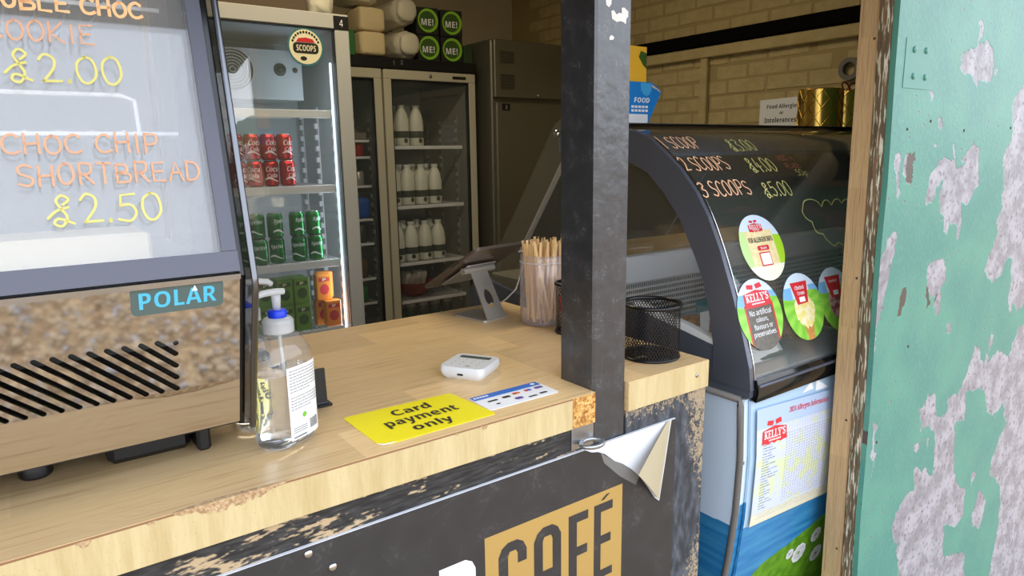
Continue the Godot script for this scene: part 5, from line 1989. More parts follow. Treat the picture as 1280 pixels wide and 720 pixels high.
# ---------------------------------------------------------------- what stands in the fridges
const NTH := ["first", "second", "third", "fourth", "fifth"]
const TIER := ["standing on the fridge shelf", "stacked on another can"]
func make_can(called, mat, words, label, group):
	var t = thing(called, label, "drink can", Vector3.ZERO, group)
	var st = ST()
	lathe(st, [[0.0, 0.002], [0.022, 0.002], [0.026, 0.0], [0.0325, 0.008], [0.0325, 0.008], [0.0325, 0.096], [0.0325, 0.096], [0.027, 0.106]], 24)
	obj(st, "body", mat, t, true)
	st = ST()
	lathe(st, [[0.027, 0.1058], [0.0275, 0.1085], [0.0255, 0.1085], [0.0245, 0.1065], [0.0, 0.1065]], 24)
	obj(st, "lid", "can_lid", t, true)
	var put = func(u, v): return Vector3(0.0329 * sin(u / 0.0329), v, 0.0329 * cos(u / 0.0329))
	st = ST()
	lettering(st, words[0], -0.026, 0.062, 0.056, 0.022, put, "Droid Serif", 700, 0.2)
	if words.size() > 1:
		lettering(st, words[1], -0.02, 0.038, 0.044, 0.018, put, "Droid Serif", 700, 0.2)
	for k in 10:
		var u = -0.03 + k * 0.006
		decal(st, [Vector2(u, 0.026 + 0.006 * sin(k * 0.5)), Vector2(u + 0.006, 0.026 + 0.006 * sin((k + 1) * 0.5)), Vector2(u + 0.006, 0.032 + 0.008 * sin((k + 1) * 0.5)), Vector2(u, 0.032 + 0.008 * sin(k * 0.5))], put)
	obj(st, "lettering", "print_white", t, true)
	return t

func build_fridge_contents():
	var red = make_can("red_cola_can", "can_red", ["Coca", "Cola"], "red cola can on the upper shelf of the drinks fridge", "red cola cans in the drinks fridge")
	var k = 0
	for lev in 2:
		for x in [0.215, 0.147, 0.079, 0.011, -0.057]:
			var o = red if k == 0 else copy(red, Vector3.ZERO)
			o.position = Vector3(x + (0.006 if lev == 0 else 0.0), 0.2725 + lev * 0.1095, -2.185 + rng.randf_range(-0.006, 0.006))
			o.rotation.y = rng.randf_range(-0.7, 0.5)
			o.set_meta("label", "red cola can %s, %s from the light strip" % [TIER[lev], NTH[k % 5]])
			k += 1
	var green = make_can("green_lemonade_can", "can_green", ["Sprite"], "green lemonade can on the middle shelf of the drinks fridge", "green lemonade cans in the drinks fridge")
	k = 0
	for lev in 2:
		for x in [0.318, 0.244, 0.148, 0.074, 0.004]:
			var o = green if k == 0 else copy(green, Vector3.ZERO)
			o.position = Vector3(x + (0.004 if lev == 0 else 0.0), -0.0575 + lev * 0.1095, -2.18 + rng.randf_range(-0.006, 0.006))
			o.rotation.y = rng.randf_range(-0.6, 0.5)
			o.set_meta("label", "green lemonade can %s, %s from the light strip" % [TIER[lev], NTH[k % 5]])
			k += 1
	# cartons
	var mk_carton = func(called, mat, label, group):
		var t = thing(called, label, "juice carton", Vector3.ZERO, group)
		var st = ST()
		bb(st, Vector3(-0.035, 0.0, -0.022), Vector3(0.035, 0.119, 0.022), 0.003)
		obj(st, "box", mat, t, true)
		st = ST()
		decal(st, ellipse(0.0, 0.05, 0.022, 0.024, 18), func(u, v): return Vector3(u, v, 0.0226))
		decal(st, rect_poly(-0.026, 0.086, 0.026, 0.104), func(u, v): return Vector3(u, v, 0.0226))
		obj(st, "printed_shapes", "print_red" if mat == "carton_orange" else "dark_lime", t, true)
		st = ST()
		lettering(st, "P", -0.008, 0.0885, 0.016, 0.013, func(u, v): return Vector3(u, v, 0.0232))
		obj(st, "lettering", "print_cream", t, true)
		return t
	var gc = mk_carton.call("green_juice_carton", "carton_green", "small green juice carton on the bottom shelf of the drinks fridge", "green juice cartons")
	k = 0
	for lev in 2:
		for q in [[0.235, -2.17], [0.16, -2.17], [0.235, -2.22], [0.16, -2.22], [0.085, -2.2]]:
			var o = gc if k == 0 else copy(gc, Vector3.ZERO)
			o.position = Vector3(q[0], -0.3675 + lev * 0.1195, q[1])
			o.set_meta("label", "small green juice carton %s, %s" % [["on the fridge shelf", "on top of another carton"][lev], ["in front beside the orange cartons", "in front, second from the orange cartons", "behind, beside the orange cartons", "behind, second from the orange cartons", "farthest from the orange cartons"][k % 5]])
			k += 1
	var oc = mk_carton.call("orange_juice_carton", "carton_orange", "small orange juice carton on the bottom shelf of the drinks fridge", "orange juice cartons")
	k = 0
	for q in [[0.372, 0, -2.16], [0.345, 1, -2.19], [0.345, 0, -2.215], [0.372, 1, -2.24], [0.372, 0, -2.265]]:
		var o = oc if k == 0 else copy(oc, Vector3.ZERO)
		o.position = Vector3(q[0], -0.3675 + q[1] * 0.1195, q[2])
		o.set_meta("label", ["small orange juice carton standing foremost on the fridge shelf", "small orange juice carton stacked foremost on another one", "small orange juice carton under the stacked one beside the green cartons", "small orange juice carton stacked behind another stacked one", "small orange juice carton standing hindmost on the fridge shelf"][k])
		k += 1
	# milk
	var mb = thing("milk_bottle", "plastic milk bottle with dark label in the two door fridge", "milk bottle", Vector3.ZERO, "milk bottles in the two door fridge")
	var st = ST()
	lathe(st, [[0.0, 0.0], [0.037, 0.0], [0.0405, 0.006], [0.0405, 0.118], [0.0385, 0.145], [0.032, 0.178], [0.022, 0.203], [0.017, 0.212], [0.017, 0.222], [0.0, 0.222]], 20, Vector3.ZERO, 1, 1, null, 0.8)
	obj(st, "bottle", "milk", mb, true)
	st = ST()
	lathe(st, [[0.0, 0.216], [0.0205, 0.216], [0.0205, 0.216], [0.0205, 0.233], [0.0205, 0.233], [0.0, 0.233]], 16)
	obj(st, "cap", "milk_cap", mb, true)
	st = ST()
	lathe(st, [[0.0413, 0.045], [0.0413, 0.084]], 20, Vector3.ZERO, 1, 1, null, 0.8)
	obj(st, "label_band", "milk_label", mb, true)
	st = ST()
	decal(st, ellipse(0.0, 0.03, 0.013, 0.014, 12), func(u, v): return Vector3(u, v, 0.0418))
	obj(st, "printed_shapes", "milk_label", mb, true)
	k = 0
	var rows = ["front milk bottle on the top shelf", "front milk bottle on the middle shelf", "front milk bottle on the shelf above the red bowl", "rear milk bottle on the middle shelf", "rear milk bottle on the shelf above the red bowl", "rear milk bottle on the top shelf"]
	var nrow = 0
	for row in [[0.446, [1.055, 1.145, 1.24], -2.90], [0.106, [1.045, 1.135, 1.225, 1.318], -2.84], [-0.227, [1.055, 1.145, 1.238, 1.33], -2.84], [0.106, [1.045, 1.135, 1.225, 1.318], -2.945], [-0.227, [1.055, 1.145, 1.238, 1.33], -2.945], [0.446, [1.055, 1.145, 1.24], -3.005]]:
		for x in row[1]:
			var o = mb if k == 0 else copy(mb, Vector3.ZERO)
			o.position = Vector3(x, row[0], row[2])
			o.rotation.y = rng.randf_range(-0.25, 0.25)
			o.set_meta("label", "%s, %s from the drinks fridge" % [rows[nrow], NTH[row[1].find(x)]])
			k += 1
		nrow += 1
	# red bowl with packets and jars below
	var bowl = thing("red_bowl", "red bowl holding pale packets in the two door fridge", "bowl", Vector3(1.19, -0.454, -2.92))
	st = ST()
	lathe(st, [[0.0, 0.0], [0.06, 0.0], [0.10, 0.03], [0.125, 0.085], [0.13, 0.09], [0.12, 0.088], [0.095, 0.036], [0.055, 0.008], [0.0, 0.008]], 28, Vector3(1.19, -0.454, -2.92))
	obj(st, "bowl", "bowl_red", bowl)
	for q in 4:
		st = ST()
		bx(st, Vector3.ZERO, Vector3(0.03, 0.13, 0.09), 0.006, Transform3D(Basis(Vector3(0, 0, 1), -0.25), Vector3(1.13 + q * 0.036, -0.37, -2.92)))
		single(st, "cheese_packet", "bag_white", "pale striped packet standing in the red bowl", "packet", "packets in the red bowl")
	var jar0 = null
	for q in 5:
		var jx = 1.06 + q * 0.085
		if q == 0:
			jar0 = thing("jam_jar", "small dark jar on the low shelf under the red bowl", "jar", Vector3(jx, -0.60, -2.88), "jars under the red bowl")
			st = ST()
			lathe(st, [[0.0, 0.0], [0.032, 0.0], [0.035, 0.006], [0.035, 0.07], [0.028, 0.085], [0.0, 0.085]], 18, jar0.position)
			obj(st, "glass_body", "milk_label", jar0)
			st = ST()
			lathe(st, [[0.0, 0.084], [0.031, 0.084], [0.031, 0.084], [0.031, 0.102], [0.0, 0.102]], 18, jar0.position)
			obj(st, "lid", "trim_grey", jar0)
		else:
			copy(jar0, Vector3(jx, -0.60, -2.88))
	st = ST()
	wire_shelf(st, 1.0, 1.485, -0.602, -3.25, -2.78, 0.02)
	var fr = get_node("milk_fridge")
	obj(st, "shelf", "wire_white", fr)
	# left door of the milk fridge
	var tubm = func(called, mat, label, x, y, r, h):
		var s2 = ST()
		lathe(s2, [[0.0, 0.0], [r * 0.9, 0.0], [r, 0.005], [r, h * 0.8], [r * 0.85, h], [0.0, h]], 20, Vector3(x, y, -2.87))
		single(s2, called, mat, label, "jar")
	tubm.call("relish_jar", "bowl_red", "red jar on the narrow shelf behind the left fridge door", 0.85, 0.392, 0.032, 0.07)
	tubm.call("silver_pot", "satin_aluminium", "silver pot on the shelf below the red jar", 0.845, 0.232, 0.032, 0.075)
	tubm.call("dark_sauce_jar", "milk_label", "dark sauce jar on the shelf below the blue packet", 0.84, -0.093, 0.034, 0.1)
	tubm.call("brown_sauce_jar", "bark", "brown sauce jar on the lower shelf of the left fridge door", 0.835, -0.295, 0.034, 0.1)
	tubm.call("green_relish_jar", "sleeve_green", "green jar on the lowest shelf of the left fridge door", 0.83, -0.438, 0.034, 0.09)
	st = ST()
	lumpy(st, Vector3(0.85, 0.102, -2.87), Vector3(0.09, 0.115, 0.08), 0.15, 12)
	single(st, "blue_packet", "blue_pack", "crumpled blue packet behind the left fridge door", "packet")
	st = ST()
	bb(st, Vector3(0.77, 0.481, -2.92), Vector3(0.89, 0.52, -2.83), 0.004)
	single(st, "flat_pack", "trim_grey", "flat grey pack on the top shelf behind the left fridge door", "pack")

# ---------------------------------------------------------------- on the counter
func make_pump_bottle(at, turn, spout, label, labelled):
	var t = thing("pump_bottle", label, "pump bottle", at)
	var prof = [[0.0, 0.002], [0.036, 0.0015], [0.0435, 0.004], [0.0465, 0.012], [0.047, 0.06], [0.0455, 0.118], [0.043, 0.134], [0.035, 0.148], [0.024, 0.157], [0.0185, 0.161], [0.0185, 0.168]]
	var st = ST()
	var rot = Transform3D(Basis(Vector3.UP, turn), Vector3.ZERO)
	lathe(st, prof, 40, Vector3.ZERO, 1.0, 0.66, rot, 0.72)
	obj(st, "bottle", "clear_plastic", t, true)
	st = ST()
	lathe(st, [[0.0, 0.004], [0.034, 0.0035], [0.0415, 0.006], [0.0445, 0.013], [0.045, 0.06], [0.0437, 0.108], [0.0437, 0.108], [0.0, 0.108]], 40, Vector3.ZERO, 1.0, 0.64, rot, 0.72)
	obj(st, "gel", "gel", t, true, "clear gel filling most of the bottle")
	st = ST()
	var p = [[0.0, 0.162], [0.0205, 0.162]]
	for k in 5:
		p.append([0.0215, 0.163 + k * 0.0035])
		p.append([0.0203, 0.1648 + k * 0.0035])
	p.append_array([[0.0195, 0.181], [0.0165, 0.183], [0.0, 0.183]])
	lathe(st, p, 28)
	obj(st, "collar", "milky_plastic", t, true)
	st = ST()
	lathe(st, [[0.0, 0.183], [0.0118, 0.183], [0.0126, 0.1845], [0.0126, 0.1845], [0.0126, 0.1915], [0.0118, 0.1930], [0.0, 0.1930]], 24)
	obj(st, "blue_ring", "blue_cap", t, true)
	st = ST()
	lathe(st, [[0.0, 0.193], [0.0052, 0.193], [0.0066, 0.214], [0.0, 0.214]], 16)
	var dirv = Vector3(cos(spout), 0, -sin(spout))
	tube(st, [dirv * -0.012 + Vector3(0, 0.217, 0), Vector3(0, 0.2185, 0), dirv * 0.018 + Vector3(0, 0.2185, 0), dirv * 0.036 + Vector3(0, 0.216, 0), dirv * 0.042 + Vector3(0, 0.211, 0)], 0.0046, 10)
	obj(st, "pump_head", "milky_plastic", t, true)
	st = ST()
	tube(st, [Vector3(0, 0.162, 0), Vector3(0.004, 0.08, 0.002), Vector3(0.012, 0.01, 0.004)], 0.0026, 8)
	obj(st, "dip_tube", "milky_plastic", t, true)
	if labelled:
		var on = func(u, v, lift):
			# front face of the bottle, followed by its rounded-square section
			var x = u
			var r = 0.0462
			var z = 0.66 * r * pow(maxf(0.0, 1.0 - pow(absf(x) / r, 1.0 / 0.36)), 0.36) + 0.0012 + lift
			return rot * Vector3(x, v, z)
		st = ST()
		for i in 14:
			var u0 = lerpf(-0.022, 0.039, i / 14.0)
			var u1 = lerpf(-0.022, 0.039, (i + 1) / 14.0)
			soft_quad(st, on.call(u0, 0.014, 0), on.call(u1, 0.014, 0), on.call(u1, 0.118, 0), on.call(u0, 0.118, 0), rot.basis * Vector3(0, 0, 1))
		var lb = obj(st, "label_sheet", "label_paper", t, true, "white paper label with small print")
		st = ST()
		var r2 := RandomNumberGenerator.new()
		r2.seed = 4
		for row in 14:
			var y = 0.112 - row * 0.0042
			if row in [8]:
				continue
			var u = -0.019
			while u < 0.034 - (0.02 if row == 7 or row > 12 else 0.0):
				var w = r2.randf_range(0.002, 0.006)
				decal(st, rect_poly(u, y, u + w, y + 0.0013), func(a, b): return on.call(a, b, 0.0005))
				u += w + 0.0012
		for k in 9:
			decal(st, rect_poly(0.014 + k * 0.002, 0.022, 0.015 + k * 0.002, 0.036), func(a, b): return on.call(a, b, 0.0005))
		decal(st, rect_poly(-0.018, 0.0165, 0.006, 0.019), func(a, b): return on.call(a, b, 0.0005))
		for k in 3:
			decal(st, rect_poly(-0.018, 0.024 + k * 0.003, 0.008, 0.0252 + k * 0.003), func(a, b): return on.call(a, b, 0.0005))
		obj(st, "small_print", "grey_ink", lb)
		st = ST()
		decal(st, ellipse(0.004, 0.046, 0.004, 0.004, 14), func(a, b): return on.call(a, b, 0.0005))
		obj(st, "printed_shapes", "print_green", lb)
	return t

func mesh_pot(called, at, r, h, label):
	var t = thing(called, label, "mesh pot", at)
	var st = ST()
	var cols = int(TAU * r / 0.0060)
	var steps = 14
	for dirn in [-1, 1]:
		for k in cols:
			var a0 = TAU * k / cols
			for i in steps:
				var y0 = 0.004 + (h - 0.008) * i / steps
				var y1 = 0.004 + (h - 0.008) * (i + 1) / steps
				var twist = 0.55 * h / r
				var t0 = a0 + dirn * twist * i / steps
				var t1 = a0 + dirn * twist * (i + 1) / steps
				var hw = 0.0009 / r
				var rr = r + 0.0002 * dirn
				var q = func(a, y): return Vector3(cos(a) * rr, y, sin(a) * rr)
				soft_quad(st, q.call(t0 - hw, y0), q.call(t0 + hw, y0), q.call(t1 + hw, y1), q.call(t1 - hw, y1), Vector3(cos(t0), 0, sin(t0)))
	var wall = obj(st, "mesh_wall", "wire_black", t, true)
	wall.set_meta("kind", "stuff")
	st = ST()
	ring(st, Vector3(0, h, 0), Vector3.UP, r, 0.0042, 40, 8)
	obj(st, "rim", "wire_black", t, true)
	st = ST()
	ring(st, Vector3(0, 0.003, 0), Vector3.UP, r - 0.001, 0.003, 36, 6)
	lathe(st, [[0.0, 0.001], [r - 0.001, 0.001], [r - 0.001, 0.003], [0.0, 0.003]], 36)
	obj(st, "bottom", "wire_black", t, true)
	return t

func build_counter_things():
	var st
	make_pump_bottle(Vector3(-0.484, 0.0, -0.118), deg_to_rad(28), deg_to_rad(196), "clear pump bottle of hand gel with white printed label on the counter", true)
	make_pump_bottle(Vector3(-0.5015, 0.0, -0.214), deg_to_rad(84), deg_to_rad(5), "clear pump bottle half hidden behind the labelled one and the display cabinet", false)
	# small black clip behind the bottle
	var cp = thing("black_clip", "small black plastic clip standing behind the labelled pump bottle", "clip", Vector3(-0.388, 0.0, -0.228))
	st = ST()
	prism_x(st, [Vector2(-0.238, 0.0), Vector2(-0.218, 0.0), Vector2(-0.2225, 0.007), Vector2(-0.226, 0.062), Vector2(-0.232, 0.062)], -0.402, -0.384)
	obj(st, "upright", "black_plastic", cp)
	st = ST()
	bb(st, Vector3(-0.404, 0.0, -0.24), Vector3(-0.378, 0.005, -0.216), 0.001)
	obj(st, "base", "black_plastic", cp)
	# card reader
	var rd = thing("card_reader", "small white card reader with keypad on the counter", "card reader", Vector3(-0.112, 0.0, -0.217))
	var rx = Transform3D(Basis(Vector3.UP, deg_to_rad(-58)), rd.position)
	st = ST()
	var outline = round_rect(-0.044, -0.043, 0.044, 0.043, 0.012)
	for q in [[0.0, 0.84, 0.004, 0.93], [0.004, 0.93, 0.011, 1.0], [0.011, 1.0, 0.020, 1.0], [0.020, 1.0, 0.0235, 0.965]]:
		for k in outline.size():
			var a = outline[k]
			var b = outline[(k + 1) % outline.size()]
			soft_quad(st, rx * Vector3(a.x * q[1], q[0], a.y * q[1]), rx * Vector3(b.x * q[1], q[0], b.y * q[1]), rx * Vector3(b.x * q[3], q[2], b.y * q[3]), rx * Vector3(a.x * q[3], q[2], a.y * q[3]), rx.basis * Vector3(a.x, 0, a.y))
	face(st, outline.map(func(p): return rx * Vector3(p.x * 0.965, 0.0235, p.y * 0.965)), Vector3.UP)
	face(st, outline.map(func(p): return rx * Vector3(p.x * 0.84, 0.0, p.y * 0.84)), Vector3.DOWN)
	obj(st, "case", "white_plastic", rd)
	var top = func(u, v): return rx * Vector3(u, 0.0239, -v)
	st = ST()
	decal(st, round_rect(-0.031, 0.017, 0.031, 0.031, 0.002), top)
	obj(st, "display_window", "screen", rd)
	st = ST()
	for i in 4:
		for j in 3:
			decal(st, ellipse(-0.026 + i * 0.0165, 0.006 - j * 0.0145, 0.0011, 0.0016, 8), top)
	decal(st, rect_poly(0.004, -0.032, 0.014, -0.029), top)
	obj(st, "key_marks", "grey_ink", rd)
	st = ST()
	decal(st, round_rect(-0.006, 0.009, 0.006, 0.0125, 0.0015), func(u, v): return rx * Vector3(u, v, 0.0433))
	obj(st, "charging_port", "black_matt", rd)
	# yellow notice
	var yc = thing("yellow_notice", "yellow laminated notice reading Card payment only on the counter", "notice", Vector3(-0.29, 0.0, -0.09))
	st = ST()
	var yp = [Vector2(-0.387, -0.149), Vector2(-0.381, -0.153), Vector2(-0.198, -0.147), Vector2(-0.189, -0.026), Vector2(-0.192, -0.022), Vector2(-0.372, -0.0205), Vector2(-0.379, -0.023), Vector2(-0.386, -0.031)]
	prism_y(st, yp, 0.0002, 0.001)
	obj(st, "card", "yellow_card", yc)
	st = ST()
	prism_y(st, [Vector2(-0.379, -0.0235), Vector2(-0.362, -0.0215), Vector2(-0.372, -0.0195), Vector2(-0.383, -0.0215), Vector2(-0.387, -0.030)], 0.0011, 0.0016)
	obj(st, "lifted_corner", "print_white", yc)
	st = ST()
	var yt = func(u, v): return Vector3(-0.288 + u, 0.0016, -0.087 - v)
	lettering(st, "Card", -0.032, 0.021, 0.066, 0.025, yt, "Droid Sans", 700)
	lettering(st, "payment", -0.060, -0.022, 0.124, 0.031, yt, "Droid Sans", 700)
	lettering(st, "only", -0.032, -0.056, 0.067, 0.031, yt, "Droid Sans", 700)
	obj(st, "lettering", "ink", yc)
	# payment cards slip
	var ps = thing("payment_logo_card", "white and blue card of payment logos beside the yellow notice", "card", Vector3(-0.12, 0.0, -0.07))
	st = ST()
	prism_y(st, round_rect(-0.1885, -0.104, -0.0475, -0.0375, 0.006), 0.0002, 0.0009)
	obj(st, "card", "paper", ps)
	var pt = func(u, v): return Vector3(u, 0.0013, -v)
	st = ST()
	decal(st, rect_poly(-0.187, 0.0865, -0.05, 0.1035), pt)
	var bl = obj(st, "blue_band", "print_blue", ps)
	st = ST()
	for k in 5:
		decal(st, round_rect(-0.184 + k * 0.006, 0.092, -0.1795 + k * 0.006, 0.098, 0.001), func(u, v): return Vector3(u, 0.0017, -v))
	decal(st, ellipse(-0.062, 0.095, 0.005, 0.004, 10), func(u, v): return Vector3(u, 0.0017, -v))
	obj(st, "lettering", "print_white", bl)
	var marks = {"ink": [[-0.172, 0.068, 0.02, 0.006], [-0.142, 0.068, 0.016, 0.008], [-0.105, 0.046, 0.018, 0.005], [-0.08, 0.048, 0.016, 0.006], [-0.166, 0.052, 0.008, 0.005]], "print_red": [[-0.118, 0.072, 0.008, 0.009], [-0.093, 0.072, 0.008, 0.009]], "print_orange": [[-0.112, 0.072, 0.009, 0.009]], "print_violet": [[-0.128, 0.05, 0.016, 0.010], [-0.072, 0.072, 0.018, 0.009]], "print_blue": [[-0.087, 0.072, 0.008, 0.009]]}
	for key in marks:
		st = ST()
		for q in marks[key]:
			decal(st, round_rect(q[0], q[1], q[0] + q[2], q[1] + q[3], minf(q[2], q[3]) * 0.45), pt)
		obj(st, "printed_shapes", key, ps)
	tablet_and_stand()
	stirrers()
	var big = mesh_pot("mesh_pot", Vector3(0.229, 0.0, -0.088), 0.056, 0.106, "black wire mesh pot on the counter end by the freezer")
	mesh_pot("mesh_pot", Vector3(0.227, 0.0, -0.327), 0.034, 0.112, "narrow black wire mesh pot of sachets beside the stirrer jar")
	for k in 6:
		st = ST()
		var a = TAU * k / 6.0
		bx(st, Vector3.ZERO, Vector3(0.032, 0.078, 0.004), 0.001, Transform3D(Basis(Vector3.UP, a) * Basis(Vector3.RIGHT, 0.15), Vector3(0.227 + 0.012 * cos(a), 0.045, -0.327 + 0.012 * sin(a))))
		single(st, "sachet", "sachet_red" if k % 3 == 0 else "sachet_yellow", "red sachet in the narrow mesh pot" if k % 3 == 0 else "yellow sachet in the narrow mesh pot", "sachet", "red sachets" if k % 3 == 0 else "yellow sachets")

func tablet_and_stand():
	var tt = deg_to_rad(30.0)
	var a = deg_to_rad(-10.0)
	var B = Vector3(0.108, 0.181, -0.53)
	var e = Vector3(sin(a) * cos(tt), -sin(tt), -cos(a) * cos(tt))
	var w = Vector3(cos(a), 0, sin(a))
	var n = w.cross(e).normalized()
	if n.y < 0:
		n = -n
	var tab = thing("tablet", "grey tablet computer leaning on its stand at the back of the counter", "tablet", B)
	var st = ST()
	prism(st, round_rect(0.0, 0.0, 0.17, 0.235, 0.012), -0.0075, 0.0, func(u, v, ww): return B + w * u + e * v + n * ww)
	obj(st, "case", "tablet_back", tab)
	st = ST()
	prism(st, round_rect(0.004, 0.004, 0.166, 0.231, 0.010), 0.0001, 0.0006, func(u, v, ww): return B + w * u + e * v + n * ww)
	obj(st, "screen_glass", "black_gloss", tab)
	st = ST()
	decal(st, round_rect(0.05, -0.0048, 0.085, -0.0028, 0.001), func(u, v): return B + e * (u + 0.02) + n * v - w * 0.0003)
	obj(st, "speaker_slot", "black_matt", tab)
	var sd = thing("tablet_stand", "brushed metal tablet stand with slotted arm on the counter", "tablet stand", Vector3(0.15, 0.0, -0.58))
	st = ST()
	prism(st, round_rect(0.035, 0.085, 0.135, 0.205, 0.006), -0.0155, -0.0125, func(u, v, ww): return B + w * u + e * v + n * ww)
	obj(st, "back_plate", "satin_aluminium", sd)
	var hc = B + e * 0.095 - n * 0.023
	st = ST()
	tube(st, [hc + w * 0.020, hc + w * 0.125], 0.0085, 16)
	obj(st, "hinge", "satin_aluminium", sd)
	# arm with an oval cable hole: built from two halves round the hole
	var foot = Vector3(0.165, 0.003, -0.532)
	var top = hc + w * 0.072
	var up = (top - foot)
	var L = up.length()
	up = up.normalized()
	var an = w.cross(up).normalized()
	st = ST()
	for s in [-1, 1]:
		var half = [Vector2(0.0, 0.0), Vector2(s * 0.030, 0.0), Vector2(s * 0.027, L), Vector2(0.0, L), Vector2(0.0, 0.085)]
		for k in 9:
			var q = PI * 0.5 - PI * k / 8.0
			half.append(Vector2(s * 0.014 * cos(q), 0.055 + 0.026 * sin(q)))
		half.append(Vector2(0.0, 0.029))
		# drop doubled points at the ends of the oval
		half.remove_at(half.size() - 1)
		half.remove_at(4)
		prism(st, half, -0.002, 0.002, func(u, v, ww): return foot + w * u + up * v + an * ww)
	obj(st, "arm", "satin_aluminium", sd)
	st = ST()
	prism(st, round_rect(-0.045, -0.11, 0.04, 0.006, 0.012), 0.0, 0.0045, func(u, v, ww): return Vector3(0.165, 0, -0.532) + w * u + Vector3(-w.z, 0, w.x) * v + Vector3.UP * ww)
	obj(st, "base_plate", "satin_aluminium", sd)
	st = ST()
	tube(st, [Vector3(0.255, 0.155, -0.56), Vector3(0.262, 0.158, -0.553), Vector3(0.266, 0.15, -0.55), Vector3(0.258, 0.11, -0.55), Vector3(0.25, 0.06, -0.565), Vector3(0.245, 0.03, -0.6), Vector3(0.245, 0.006, -0.64), Vector3(0.25, 0.004, -0.68)], 0.0018, 6)
	single(st, "charging_cable", "white_plastic", "thin white charging cable hanging from the tablet", "cable")

func stirrers():
	var c = Vector3(0.2345, 0.0, -0.437)
	var jar = thing("stirrer_jar", "translucent plastic screw neck jar full of wooden stirrers", "jar", c)
	var st = ST()
	lathe(st, [[0.0, 0.0], [0.050, 0.0], [0.0545, 0.005], [0.0545, 0.142], [0.0525, 0.147], [0.0535, 0.150], [0.0535, 0.153], [0.0525, 0.156], [0.0530, 0.166], [0.0515, 0.166], [0.0510, 0.152], [0.0528, 0.142], [0.0528, 0.006], [0.049, 0.003], [0.0, 0.003]], 44, c)
	obj(st, "jar_body", "frosted_plastic", jar)
	st = ST()
	ring(st, c + Vector3(0, 0.149, 0), Vector3.UP, 0.0538, 0.0012, 40, 6)
	obj(st, "neck_ring", "milky_plastic", jar)
	st = ST()
	bx(st, Vector3(0, 0.0925, 0), Vector3(0.0062, 0.185, 0.0014), 0.0004)
	var proto = thing("wooden_stirrer", "thin wooden stirrer standing in the translucent jar", "stirrer", Vector3.ZERO, "wooden stirrers in the jar")
	obj(st, "stick", "stick_wood", proto, true)
	var r := RandomNumberGenerator.new()
	r.seed = 17
	for k in 64:
		var o = proto if k == 0 else copy(proto, Vector3.ZERO)
		var ang = r.randf() * TAU
		var rad = 0.044 * sqrt(r.randf())
		var bot = Vector3(cos(ang) * rad, 0.005, sin(ang) * rad)
		var topd = Vector2(cos(ang), sin(ang)) * rad + Vector2(r.randf_range(-0.035, 0.035), r.randf_range(-0.02, 0.02))
		if topd.length() > 0.045:
			topd = topd.normalized() * 0.045
		var dirv = Vector3(topd.x - bot.x, 0.17, topd.y - bot.z).normalized()
		var side = dirv.cross(Vector3(cos(ang * 3.0), 0, sin(ang * 3.0))).normalized()
		o.transform = Transform3D(Basis(side, dirv, side.cross(dirv)), c + bot + Vector3(0, r.randf_range(0.0, 0.014), 0))

